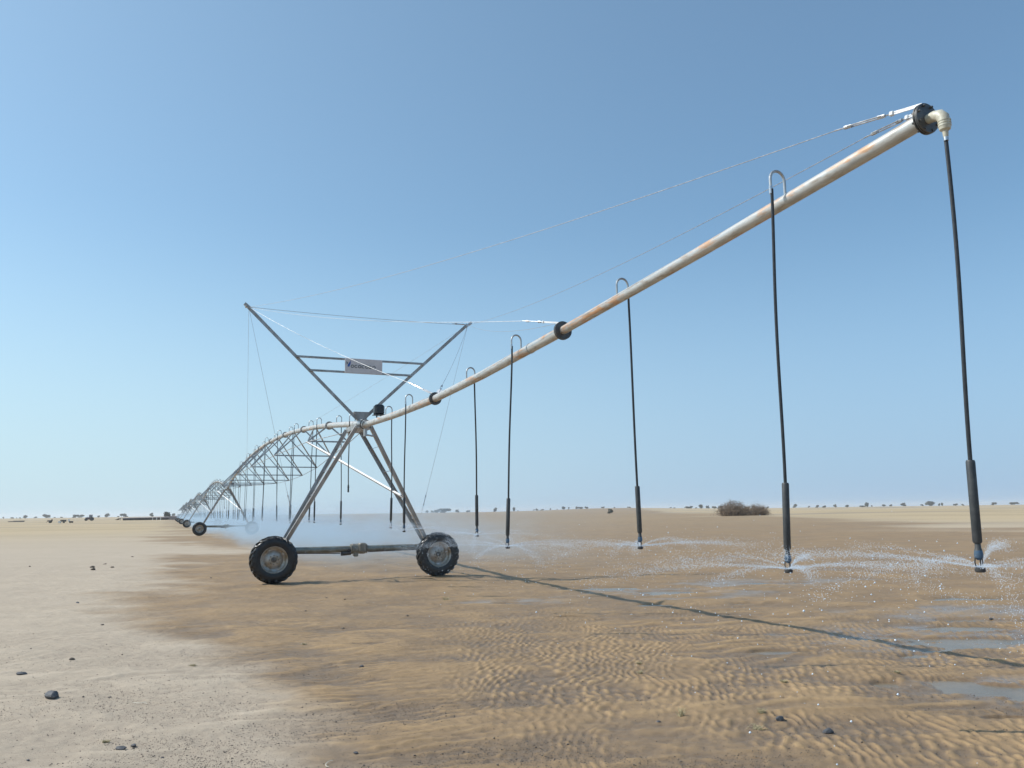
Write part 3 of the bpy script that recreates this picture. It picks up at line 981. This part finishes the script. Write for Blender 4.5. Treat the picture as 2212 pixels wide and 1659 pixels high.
def spray_mesh(c, amt, seed):
    rng = np.random.default_rng(seed)
    out = []; rad = []
    ns = 13
    a0 = rng.uniform(0, 2 * PI)
    for k in range(ns):                                   # fine jets leaving the grooved plate
        a = a0 + 2 * PI * (k + rng.uniform(-.3, .3)) / ns
        n = int(1150 * amt * rng.uniform(.3, 1.6))
        v0 = rng.uniform(6.5, 8.5); el = math.radians(rng.uniform(5, 11))
        L = rng.random(n) ** 1.1 * rng.uniform(1.0, 2.0)
        t = L / (v0 * math.cos(el)); sp = .004 + .017 * L ** 1.35
        x = np.cos(a) * L + rng.normal(0, 1, n) * sp; y = np.sin(a) * L + rng.normal(0, 1, n) * sp
        z = v0 * math.sin(el) * t - 4.9 * t * t * 1.1 + rng.normal(0, 1, n) * sp * .8
        out.append(np.stack([x, y, z], 1)); rad.append(rng.uniform(.0009, .0018, n) * (1 + .25 * L))
    n = int(230 * amt)                                    # bigger drops thrown loose
    a = rng.random(n) * 2 * PI; v0 = rng.uniform(2.5, 6.5, n); el = np.radians(rng.normal(10, 7, n)); t = rng.random(n) ** .8 * .44
    out.append(np.stack([np.cos(a) * v0 * np.cos(el) * t, np.sin(a) * v0 * np.cos(el) * t, v0 * np.sin(el) * t - 4.9 * t * t], 1))
    rad.append(np.clip(rng.lognormal(-5.55, .40, n), .002, .0085))
    n = int(260 * amt)                                    # finer drops drifting between the jets
    a = rng.random(n) * 2 * PI; v0 = rng.uniform(3.0, 7.0, n); el = np.radians(rng.normal(10, 7, n)); t = rng.random(n) * .42
    out.append(np.stack([np.cos(a) * v0 * np.cos(el) * t, np.sin(a) * v0 * np.cos(el) * t, v0 * np.sin(el) * t - 4.9 * t * t], 1))
    rad.append(rng.uniform(.0016, .0036, n))
    P = np.concatenate(out) + np.array(c)[None] - np.array([[0, 0, .03]]); R_ = np.concatenate(rad)
    k = P[:, 2] > .02
    P, R_ = P[k], R_[k]; n = len(P)
    Vv = (P[:, None, :] + OV[None] * R_[:, None, None]).reshape(-1, 3)
    Ff = (OF[None] + (np.arange(n) * 6)[:, None, None]).reshape(-1, 3)
    return np_mesh('water_spray', Vv, Ff, M['drop'])


WHICH = {0: 'rightmost boom sprinkler', 1: 'second boom sprinkler from the end', 2: 'third boom sprinkler from the end', 3: 'sprinkler left of the second flange', 4: 'fifth boom sprinkler from the end',
         5: 'sprinkler in front of the right tower legs', 6: 'boom sprinkler closest to the tower'}
for (c, amt, sd) in NOZZ:
    o = spray_mesh(c, amt, 100 + sd)
    tag(o, 'glittering water droplets thrown out by the ' + (WHICH.get(sd) or '%s sprinkler of the nearest truss span' % NUM[sd - 20]), 'water spray', 'sprays of water droplets', 'stuff')


# ------------------------------------------------------------------ drifting spray mist (real volumes along the line)
def mist_mat(dens, x0, x1, zt, seed, ysoft):
    t = NT('spray_mist'); t.t.nodes.remove(t.b)
    pv = t.n('ShaderNodeVolumePrincipled'); pv.inputs['Color'].default_value = (.58, .75, .90, 1); pv.inputs['Anisotropy'].default_value = .1
    tc = t.n('ShaderNodeTexCoord'); sx = t.n('ShaderNodeSeparateXYZ'); t.l(tc.outputs['Object'], sx.inputs[0])
    mp = t.n('ShaderNodeMapping'); mp.inputs['Scale'].default_value = (.5, .16, .8); mp.inputs['Location'].default_value = (seed, 0, 0); t.l(tc.outputs['Object'], mp.inputs[0])
    n = t.noise(mp.outputs[0], 1.0, 3)
    zz = t.math('ADD', sx.outputs[2], t.lin(n, .3, .7, .55, -.55))
    zf = t.math('POWER', t.ramp(zz, zt, zt * .12), 1.6)
    xf = t.math('MULTIPLY', t.ramp(t.math('ADD', sx.outputs[0], t.lin(n, .3, .7, -.7, .7)), x0, x0 + 1.6), t.ramp(sx.outputs[0], x1, x1 - 5.0))
    yf = t.math('MULTIPLY', t.ramp(sx.outputs[1], ysoft[0], ysoft[1]), t.ramp(sx.outputs[1], ysoft[3], ysoft[2]))
    d = t.math('MULTIPLY', t.math('MULTIPLY', zf, xf), t.math('MULTIPLY', yf, t.math('ADD', t.lin(n, .3, .7, .0, 1.2), t.lin(t.noise(mp.outputs[0], 4.0, 3), .35, .65, .0, .5))))
    t.l(t.math('MULTIPLY', d, dens), pv.inputs['Density'])
    t.l(pv.outputs[0], t.out.inputs['Volume'])
    t.m.cycles.volume_step_rate = .35
    return t.m


def mist_box(x0, x1, y0, y1, z1, mat_, label):
    o = MB().box(((x0 + x1) / 2, (y0 + y1) / 2, z1 / 2 + .03), (x1 - x0, y1 - y0, z1)).build('spray_mist', mat_, smooth=False)
    o.location = ORG; o.rotation_euler = (0, 0, RZS)
    tag(o, label, 'mist', kind='stuff')
    return o


mist_box(-2.6, 11, -4, 57, 3.5, mist_mat(.080, -1.5, 11, 3.0, 0, (-4, 14, 28, 78)), 'pale blue spray mist drifting low around the nearest tower and first span')
mist_box(-3.6, 11, 57.05, 330, 3.7, mist_mat(.06, -2.2, 11, 3.2, 7, (40, 41, 325, 330)), 'pale spray mist along the foot of the distant spans')

# ------------------------------------------------------------------ loose stones, twigs and grass on the sand
STONES = [(-4.42, 8.09, .156, 0, 'largest dark stone on the dry sand at lower left'), (-5.43, 9.27, .113, 0, 'flat dark stone behind the largest stone, near the left edge'),
          (-2.88, 6.43, .06, 0, 'small upright dark stone touching a flatter one at the bottom left'), (-2.93, 6.33, .089, 0, 'flat bluish stone beside a smaller upright one at the bottom left'),
          (-3.92, 8.18, .032, 0, 'little dark stone right of the largest stone on dry sand'), (-5.32, 10.10, .060, 1, 'brown stone on dry sand beyond the flat dark stone'),
          (-6.56, 13.30, .05, 1, 'lone small brown stone far out on the left dry sand'), (-4.92, 10.52, .034, 1, 'tiny brown stone near the edge of the dry sand'),
          (-1.72, 9.41, .056, 0, 'dark stone at the brown edge of the wet sand, centre left'), (-1.16, 6.16, .036, 0, 'small dark stone in wet sand near the bottom, beside curled straw'),
          (2.14, 6.94, .080, 0, 'black stone beside a grass tuft on the rippled wet sand'), (2.40, 6.59, .086, 0, 'black rounded stone alone on wet sand, nearest the lower right'),
          (1.15, 6.91, .034, 0, 'small black stone left of the grass tuft on wet sand'), (1.21, 7.78, .026, 1, 'tiny brown stone among the sand ripples'),
          (7.22, 12.71, .068, 0, 'dark stone between the puddles at far right'), (-14.45, 28.33, .16, 1, 'left stone of the four clustered stones on the far dry sand'),
          (-14.95, 30.2, .13, 1, 'rear stone of the four clustered stones on the far dry sand'), (-13.74, 27.0, .15, 1, 'front stone of the four clustered stones on the far dry sand'),
          (-13.7, 28.2, .13, 1, 'right stone of the four clustered stones on the far dry sand'), (-8.78, 16.73, .088, 0, 'dark stone halfway out on the left dry sand'),
          (-16.35, 35.37, .10, 1, 'small stone behind the cluster of four on far dry sand'), (-17.19, 29.35, .09, 1, 'small stone left of the cluster of four on far dry sand'),
          (-2.62, 12.71, .061, 1, 'brown stone on wet sand in front of the near left wheel'), (-1.81, 14.01, .055, 1, 'brown stone on wet sand between camera and base beam'),
          (-3.86, 17.06, .055, 1, 'stone just in front of the near left wheel'), (-3.40, 16.65, .045, 1, 'stone to the right and front of the near left wheel'),
          (-3.73, 14.86, .05, 1, 'small brown stone well in front of the near left wheel'), (-8.30, 22.66, .075, 1, 'stone on sand left of the near left wheel'),
          (-3.49, 6.12, .027, 0, 'small dark stone at the bottom edge, left of the stone pair'), (-2.56, 6.19, .024, 0, 'tiny dark stone at the bottom edge, right of the stone pair')]


def add_stone(x, y, sz, kind, lab, seed):
    rng = np.random.default_rng(seed)
    u, vv = 14, 9
    vs = []; fs = []
    h = rng.uniform(.42, .62) * (1.15 if 'upright' in lab else 1) * (.6 if 'flat' in lab.split()[:2] else 1); d = rng.uniform(.55, .8)
    planes = [(Vector(rng.normal(0, 1, 3)).normalized(), rng.uniform(.62, .92)) for _ in range(11)]
    for i in range(vv):
        th = PI * i / (vv - 1)
        for k in range(u):
            ph = 2 * PI * k / u
            p = Vector((math.sin(th) * math.cos(ph), math.sin(th) * math.sin(ph), math.cos(th)))
            for (nn, dd) in planes:
                q = p.dot(nn)
                if q > dd: p = p - nn * (q - dd)
            p *= 1 + rng.uniform(-.03, .03)
            vs.append((p.x * sz * .56, p.y * sz * .56 * d, p.z * sz * .56 * h))
    for i in range(vv - 1):
        for k in range(u):
            fs.append((i * u + k, (i + 1) * u + k, (i + 1) * u + (k + 1) % u, i * u + (k + 1) % u))
    o = MB().add(vs, fs).build('stone', M['stone'] if kind == 0 else M['stone2'], angle=.5)
    o.location = (x, y, ground_z(x, y) + sz * .56 * h * .45); o.rotation_euler = (rng.uniform(-.15, .15), rng.uniform(-.15, .15), rng.uniform(0, 1.2) - .6)
    tag(o, lab, 'stone', 'loose stones on the sand')


for i, s_ in enumerate(STONES): add_stone(*s_, seed=500 + i)

TUFTS = [(1.36, 7.06, .075, .075, 'dry grass tuft on wet sand left of the black stone'), (2.05, 7.12, .075, .05, 'dry grass tuft directly behind the black stone'),
         (1.88, 6.68, .12, .05, 'sprawling pale dry grass tuft in front of the black stone'), (2.63, 8.31, .085, .03, 'flat pale grass tuft on wet sand halfway to the pipe shadow'),
         (3.91, 8.68, .08, .03, 'small grass tuft near the right-hand puddles'), (1.37, 9.41, .065, .03, 'rear brown grass tuft among the ripples'),
         (1.30, 8.86, .055, .035, 'front brown grass tuft among the ripples'), (-3.72, 9.72, .07, .025, 'flat brown grass tuft on the dry sand'),
         (-2.79, 11.08, .065, .03, 'brown grass tuft on the wet edge left of centre'), (-3.15, 6.55, .06, .025, 'small grass tuft just behind the bottom-left stone pair'),
         (-1.35, 16.3, .16, .10, 'sparse dry plant under the base beam')]
for i, (x, y, wd, ht, lab) in enumerate(TUFTS):
    rng = np.random.default_rng(900 + i); m = MB()
    for k in range(46):
        a = rng.uniform(0, 2 * PI); l = wd * rng.uniform(.25, .6); up = ht * rng.uniform(.2, 1.0)
        b0 = Vector((rng.normal(0, wd * .16), rng.normal(0, wd * .10), -.004)); e = b0 + Vector((math.cos(a) * l, math.sin(a) * l * .7, up))
        md = b0.lerp(e, .5) + Vector((0, 0, up * .25)) + Vector(rng.normal(0, wd * .05, 3))
        m.path([b0, md, e], [.0022, .0018, .0008], 4)
    o = m.build('grass_tuft', M['straw']); o.location = (x, y, ground_z(x, y)); tag(o, lab, 'grass tuft', 'dry grass tufts on the sand')

for i, (x, y, L, lab) in enumerate([(-3.47, 7.83, .15, 'pale forked straw lying on the dry sand at lower left'), (-1.29, 5.92, .08, 'pale curled straw on the sand at the bottom edge')]):
    m = MB()
    if i == 0:
        m.path([(-L * .5, .02, .008), (-L * .2, -.005, .012), (0, -.012, .012), (L * .25, -.004, .012), (L * .5, -.02, .006)], .0022, 6)
        m.path([(L * .05, -.01, .012), (L * .25, .02, .014), (L * .3, .03, .01)], .0016, 5)
    else:
        m.path([(L * .45 * math.cos(t) + .01, L * .9 * math.sin(t), .010) for t in np.linspace(1.8, 4.6, 12)], .0022, 6)
    o = m.build('straw', M['straw_pale']); o.location = (x, y, ground_z(x, y) + .004); tag(o, lab, 'straw', 'bits of straw')

# gravel: thousands of small pebbles, thick in the hollows
NG = 150000
rg = np.random.default_rng(3)
th = np.radians(rg.uniform(-35, 35, NG)); rr_ = 5.2 * (15 / 5.2) ** (rg.random(NG) ** 1.3)
gx, gy = rr_ * np.sin(th), rr_ * np.cos(th)
gz, gc, gw, gp = gh(gx, gy)
dens = fbm(gx * .8, gy * 1.6, 4, 123)
p_ = (1 - gc * .9) * (.12 + .88 * sstep(.38, .60, dens)) * (1 - gp) * (.9 - .35 * gw * sstep(0, 3, gx))
keep = rg.random(NG) < p_
gx, gy, gz, rr_ = gx[keep], gy[keep], gz[keep], rr_[keep]
n = len(gx)
sz = np.clip(rg.lognormal(-6.0, .40, n), .0014, .010)
sq = np.stack([rg.uniform(.8, 1.3, n), rg.uniform(.7, 1.1, n), rg.uniform(.5, .85, n)], 1)
o = scatter('gravel', np.stack([gx, gy, gz + sz * .25], 1), sz, M['pebble'], sq, rg.random(n) * PI, .35, rg)
tag(o, 'fine dark gravel strewn over the foreground sand', 'gravel', kind='stuff')

# ------------------------------------------------------------------ bushes and far trees


def twig_bush(name, cx, cy, wd, ht, dp, n, seed, lab, mat_key='twig', leaves=0):
    rng = np.random.default_rng(seed)
    root = empty(name, None, (cx, cy, float(gz_far(cx, cy))))
    m = MB()
    for k in range(n):
        a = rng.uniform(0, 2 * PI); rad = rng.random() ** .6
        b0 = Vector((math.cos(a) * wd * .34 * rng.random(), math.sin(a) * dp * .34 * rng.random(), -.05))
        e = Vector((math.cos(a) * wd * .5 * rad * rng.uniform(.7, 1.1), math.sin(a) * dp * .5 * rad, ht * (1 - .62 * rad ** 2.2) * rng.uniform(.35, 1.0)))
        md = b0.lerp(e, .5) + Vector((rng.normal(0, .12), rng.normal(0, .12), ht * .12 * rng.random()))
        r0_ = rng.uniform(.012, .024)
        m.path([b0, md, e], [r0_, r0_ * .7, r0_ * .35], 3, cap=False)
        for q in range(4):
            t = rng.uniform(.4, 1.0); s0 = md.lerp(e, t); s1 = s0 + Vector(rng.normal(0, .30, 3)) + Vector((0, 0, .10))
            s1.z = max(s1.z, .02)
            m.path([s0, s1], [r0_ * .5, r0_ * .25], 3, cap=False)
    m.build('branches', M[mat_key], root, smooth=False)
    nt_ = 9 * n
    c = rng.normal(0, 1, (nt_, 3)); c /= np.linalg.norm(c, axis=1)[:, None]
    c *= (rng.random(nt_) ** .45)[:, None]
    lump = .78 + .5 * vnoise(c[:, 0] * 3 + seed, c[:, 1] * 3 + c[:, 2] * 4, seed)
    P = np.stack([c[:, 0] * wd * .5 * lump, c[:, 1] * dp * .5 * lump, np.abs(c[:, 2]) * ht * .88 * lump * (1 - .2 * (c[:, 0]) ** 2)], 1)
    d1 = rng.normal(0, 1, (nt_, 3)); d2 = rng.normal(0, 1, (nt_, 3))
    s1 = rng.uniform(.05, .16, (nt_, 1)); d1 = d1 / np.linalg.norm(d1, axis=1)[:, None] * s1; d2 = d2 / np.linalg.norm(d2, axis=1)[:, None] * s1 * .25
    Vv = np.stack([P - d1, P + d2, P + d1, P - d2], 1).reshape(-1, 3)
    Vv[:, 2] = np.maximum(Vv[:, 2], .0)
    np_mesh('twig_mass', Vv, np.arange(nt_ * 4).reshape(-1, 4), M[mat_key], root, smooth=False)
    tag(root, lab, 'bush', 'dry bushes on the sand plain')
    return root


twig_bush('dry_bush', 36.6, 136.5, 6.6, 2.75, 5.0, 520, 11, 'large dry grey-brown thorn bush on the sand, the taller left one of the touching pair')
twig_bush('dry_bush', 41.4, 139.5, 4.6, 2.05, 4.2, 360, 12, 'lower dry thorn bush touching the right side of the larger dry bush')


def tree_proto(seed, flat):
    rng = np.random.default_rng(seed)
    root = empty('tree', None)
    m = MB(); m.path([(0, 0, -.4), (.05, 0, .25), (.0, .03, .5)], [.05, .04, .03], 6)
    for k in range(4):
        a = rng.uniform(0, 2 * PI); m.path([(0, 0, .3), (.2 * math.cos(a), .2 * math.sin(a), .5), (.3 * math.cos(a), .3 * math.sin(a), .68)], [.025, .018, .01], 5)
    m.build('trunk', M['trunk'], root)
    nc = 9; cc = []; rc = []
    for k in range(nc):
        a = rng.uniform(0, 2 * PI); rr = .32 * rng.random() ** .5
        cc.append((rr * math.cos(a), rr * math.sin(a), .46 + (.24 if flat else .30) * rng.uniform(-1.0, 1.0))); rc.append(rng.uniform(.15, .27))
    N = 900
    idx = rng.integers(0, nc, N); cc = np.array(cc); rc = np.array(rc)
    d = rng.normal(0, 1, (N, 3)); d /= np.linalg.norm(d, axis=1)[:, None]; d *= (rng.random(N) ** .4)[:, None]
    P = cc[idx] + d * rc[idx][:, None]; P[:, 2] = np.clip(P[:, 2], .06, 1.0)
    u = rng.normal(0, .042, (N, 3)); v = rng.normal(0, .042, (N, 3))
    Vv = np.stack([P - u, P + v, P + u, P - v], 1).reshape(-1, 3)
    np_mesh('crown', Vv, np.arange(N * 4).reshape(-1, 4), M['leaf'], root, smooth=False)
    return root


TR = [(3, 0.8, 3.3, 4.2), (22, 1.1, 7.5, 2.5), (32, 1.0, 1.7, 2.1), (39, 0.8, 3.8, 2.1), (51, 1.3, 9.2, 5.8), (73, 1.8, 6.7, 2.9), (96, 1.3, 15.0, 8.3), (114, -0.1, 5.0, 1.7), (129, -0.2, 5.0, 2.1), (160, -0.3, 11.7, 5.8), (172, -0.8, 11.7, 5.4), (209, -2.2, 7.3, 3.3), (227, -0.7, 10.0, 6.9), (252, -0.1, 5.5, 2.7), (263, 0.7, 13.7, 6.4), (324, 1.2, 8.7, 7.3), (357, 2.0, 13.7, 13.6), (371, 0.9, 6.9, 5.8), (385, 1.1, 9.1, 4.0), (918, -1.4, 6.7, 5.0), (930, -1.7, 6.7, 4.3), (941, -1, 14, 7.5), (958, -1, 26, 8), (984, -1.5, 8.0, 5.8), (1008, -1.8, 10.0, 3.7), (1065, -1.5, 8.3, 7.5), (1093, -2.0, 6.7, 7.5), (1106, -1.5, 6.7, 7.5), (1115, -2.8, 2.5, 2.0), (1150, -5.7, 2.5, 3.0), (1155, -5.1, 4.2, 5.0), (1157, -1.9, 4.2, 3.0), (1168, -6.5, 10.0, 2.3), (1185, -2.1, 3.3, 3.7), (1200, -3.0, 2.3, 2.0), (1213, -2.0, 9.2, 5.8), (1225, -1.9, 4.2, 4.2), (1242, -3.3, 5.0, 5.0), (1249, -2.0, 11.7, 4.2), (1263, -1.8, 8.3, 4.7), (1299, -3.4, 7.3, 3.7), (1314, 2.0, 12.5, 9.4), (1324, -4.5, 4.2, 2.1), (1355, -7.0, 7.3, 2.5), (1445, -6.4, 4.2, 2.1), (1453, -6.5, 5.2, 1.9), (1483, -4.4, 13.5, 4.2), (1490, -4.3, 7.3, 4.2), (1500, -3.7, 4.2, 2.9), (1510, -0.9, 10.4, 7.3), (1525, -2.4, 7.3, 5.8), (1539, -3.0, 10.4, 4.6), (1553, -2.8, 14.6, 5.2), (1609, -2.3, 10.4, 4.6), (1624, -1.4, 7.3, 5.2), (1655, -1.4, 5.2, 4.2), (1698, -0.4, 7.3, 8.3), (1714, -0.0, 9.4, 7.3), (1744, -0.4, 4.2, 3.1), (1762, -1.5, 9.3, 5.1), (1776, -0.9, 8.2, 4.1), (1801, -0.6, 8.2, 5.8), (1826, -0.2, 9.3, 5.1), (1870, 0.8, 11.3, 10.3), (1860, 0.6, 16.5, 3.1), (1880, 0.9, 4.1, 3.1), (1906, 0.8, 9.3, 4.1), (1920, 1.4, 6.2, 3.7), (1949, 1.0, 12.3, 6.6), (2004, 0.1, 20.6, 9.3), (1988, 0.3, 6.2, 3.1), (2025, -0.0, 4.1, 5.1), (2032, 0.1, 6.2, 7.2), (2061, -0.6, 10.3, 4.5), (2076, -0.6, 6.2, 3.1), (2108, -0.5, 9.3, 4.5), (2144, -0.9, 9.3, 5.8), (2188, -1.1, 16.5, 5.1)]
TR.sort()
protos = [tree_proto(40 + k, k % 2 == 0) for k in range(5)]
ZONES = [(0, 110, 'at the left horizon edge'), (110, 200, 'near the tractor'), (200, 300, 'right of the tractor'), (300, 420, 'by the dark shelter'),
         (420, 1030, 'right of the near tower legs'), (1030, 1230, 'between the two middle drop hoses'), (1230, 1380, 'left of the leaning drop hose'),
         (1380, 1600, 'left of the big bush'), (1600, 1690, 'behind the big bush'), (1690, 1850, 'right of the big bush'), (1850, 2000, 'in mid right horizon'),
         (2000, 2300, 'at the right horizon edge')]
cnt = {}
rt = np.random.default_rng(5)
used = set()
for i, (px, off, wp, hp) in enumerate(TR):
    near = off >= 1.9
    azm = (px - 1106) / (F_PX / cp)                      # tan of the azimuth
    D = (520 if px == 357 else 420) if near else 1150 + 260 * rt.random()
    x, y = D * azm, D
    dist = math.hypot(x, y) * (F_PX ** 2 + (px - 1106) ** 2) ** -.5
    dd = D / (F_PX / cp)
    k = int(rt.integers(0, 5))
    pr = protos[k]
    if k in used: t = copy_tree(pr)
    else: t = pr; used.add(k)
    t.location = (x, y, float(gz_far(x, y)) - .1); t.rotation_euler = (0, 0, rt.random() * 6.28)
    sx = wp * dd / .84; sz_ = hp * dd / .86
    t.scale = (sx, sx, sz_ * 1.12)
    z = [q for q in ZONES if q[0] <= px < q[1]][0]; c = cnt.get(z[2], 0); cnt[z[2]] = c + 1
    sh = 'low wide' if wp > 2.1 * hp else ('tall round' if hp > .85 * wp else 'rounded')
    tag(t, '%s far dark tree %s, %s from left there' % (sh, z[2], NUM[c]), 'tree', 'far trees along the horizon')
for k in range(5):
    if k not in used:
        for ch in list(protos[k].children): bpy.data.objects.remove(ch)
        bpy.data.objects.remove(protos[k])

# ------------------------------------------------------------------ far objects on the left plain


def far_root(name, x, y, rz, lab, cat, group=None):
    o = empty(name, None, (x, y, float(gz_far(x, y))), rz); tag(o, lab, cat, group); return o


# tractor, broadside, dull red
tr = far_root('tractor', -207.3, 401.0, math.radians(20), 'dark red tractor with a glazed cab standing far off at left', 'tractor')
m = MB(); m.box((-.95, 0, 1.15), (1.9, .95, 1.1), bev=.12); m.box((.5, 0, 1.1), (1.7, 1.2, 1.15), bev=.1); m.build('body', M['maroon'], tr)
m = MB(); m.box((.45, 0, 2.15), (1.35, 1.35, 1.15), bev=.1); m.build('cab', M['glass'], tr)
m = MB(); m.box((.45, 0, 2.86), (1.6, 1.55, .16), bev=.05)
for sx in (-.2, 1.1):
    for sy in (-.66, .66): m.bar((sx, sy, 1.5), (sx, sy, 2.8), .09, .09)
m.build('cab_roof', M['maroon'], tr)
for sx, r in ((.95, .88), (-1.55, .62)):
    for sy in (-.85, .85):
        m = MB(); m.lathe([(.0, -.1), (r * .5, -.16), (r * .55, -.22), (r * .9, -.22), (r, -.12), (r, .12), (r * .9, .22), (r * .55, .22), (r * .5, .16), (0, .1)], 24, Matrix.Translation((sx, sy, r)))
        m.build('wheel', M['tyre'], tr)
m = MB(); m.path([(-.9, .3, 1.6), (-.9, .3, 2.5)], .05, 8); m.build('exhaust_pipe', M['darkmetal'], tr)
for sy in (-.85, .85):
    m = MB(); m.box((.95, sy, 1.85), (1.5, .5, .06), bev=.02); m.build('mudguard', M['maroon'], tr)

# long dark shelter
sh = far_root('long_shelter', -170.5, 392.0, math.radians(-4), 'long low dark shelter on the left horizon, taller at its right end', 'shelter')
m = MB(); m.add([(-18, -2.2, .9), (7, -2.2, 1.15), (7, 2.2, 1.4), (-18, 2.2, 1.2), (-20, -1.6, .25), (-20, 1.6, .25), (-18, -2.2, 1.0), (7, -2.2, 1.25), (7, 2.2, 1.5), (-18, 2.2, 1.3)],
                [(3, 2, 1, 0), (6, 7, 8, 9), (0, 1, 7, 6), (1, 2, 8, 7), (2, 3, 9, 8), (0, 6, 4), (9, 3, 5), (6, 9, 5, 4), (4, 5, 3, 0)])
m.build('roof', M['darkcloth'], sh, smooth=False)
m = MB(); m.box((-5.5, 2.0, .5), (25, .12, 1.4)); m.build('back_wall', M['darkcloth'], sh)
for k in range(9):
    m = MB(); m.path([(-17 + 2.9 * k, -1.9, -.2), (-17 + 2.9 * k, -1.9, .95 + .02 * k)], .07, 6); m.build('post', M['darkmetal'], sh)
m = MB(); m.add([(7.2, -2.6, 0), (14.5, -2.0, 0), (14.5, 2.4, 0), (7.2, 2.4, 0), (7.2, -2.6, 1.75), (14.5, -2.0, 1.35), (14.5, 2.4, 1.45), (7.2, 2.4, 1.95)],
                [(0, 1, 5, 4), (1, 2, 6, 5), (2, 3, 7, 6), (3, 0, 4, 7), (4, 5, 6, 7)])
m.build('end_room', M['darkcloth'], sh, smooth=False)
for k, (x, lean) in enumerate(((-169.0, 0), (-167.2, .12), (-165.3, .08))):
    o = MB().path([(0, 0, -.1), (lean * .5, 0, .6), (lean, 0, 1.25)], [.16, .15, .13], 10).build('white_post', M['white'])
    o.location = (x, 384, float(gz_far(x, 384)))
    tag(o, '%s of the three white posts standing before the dark shelter' % ('left one', 'middle one', 'right one')[k], 'post', 'white posts by the shelter')
# pipe pile, pump cart, crates
pp = MB()
for (x, z) in ((-2.2, .13), (-.0, .13), (.12, .36)): pp.path([(x - 2.6, z * .6, z + .05), (x + 2.6, z * .4, z + .05)], .2, 10)
o = pp.build('pipe_pile', M['darkmetal']); o.location = (-230, 381, float(gz_far(-230, 381))); tag(o, 'low dark pile of pipes lying far off at the left edge', 'pipe pile')
ct = far_root('pump_cart', -151.5, 268, .1, 'dark pump cart on two small wheels far off at left', 'cart')
m = MB(); m.box((-.1, 0, .72), (1.25, .7, .42), bev=.08); m.build('body', M['darkmetal'], ct)
m = MB(); m.box((.62, 0, .85), (.3, .5, .75), bev=.06); m.build('tank', M['darkmetal'], ct)
for sy in (-.4, .4):
    m = MB(); m.lathe([(0, -.06), (.3, -.07), (.34, -.03), (.34, .03), (.3, .07), (0, .06)], 18, Matrix.Translation((.1, sy, .34))); m.build('wheel', M['tyre'], ct)
MB().path([(-.7, 0, .6), (-1.2, 0, .2)], .05, 8).build('drawbar', M['darkmetal'], ct)


def crate(x, y, sx, sy, sz, rz, mk, lab, cat='crate'):
    r = far_root('crate', x, y, rz, lab, cat, 'crates on the left plain')
    MB().box((0, 0, sz / 2), (sx, sy, sz), bev=.04).build('body', M[mk], r)
    MB().box((0, 0, sz + .03), (sx * 1.05, sy * 1.05, .07), bev=.02).build('lid', M[mk], r)


crate(-145.0, 262, .75, .7, .55, .2, 'white', 'white crate far off on the left plain')
crate(-144.2, 263, .6, .6, .5, .5, 'darkmetal', 'grey crate touching the right side of the white crate')
crate(-190.5, 347, 2.0, 1.2, .75, -.1, 'darkmetal', 'long dark crate behind the white crate')
crate(-188.4, 347.5, .5, .5, 1.0, .1, 'white', 'narrow pale crate at the end of the long dark crate')
crate(-142.8, 264.8, .98, .8, .5, .15, 'darkmetal', 'lone dark crate rightmost on the left plain')

# ------------------------------------------------------------------ haze
hz = NT('haze'); hz.t.nodes.remove(hz.b)
pv = hz.n('ShaderNodeVolumePrincipled'); pv.inputs['Color'].default_value = (.90, .94, 1.0, 1); pv.inputs['Density'].default_value = .00018; pv.inputs['Anisotropy'].default_value = .2
hz.l(pv.outputs[0], hz.out.inputs['Volume'])
hb = MB().box((0, 3000, 10.0), (7000, 7000, 24.0)).build('haze', hz.m, smooth=False)
tag(hb, 'thin pale desert haze over the plain', 'haze', kind='stuff')
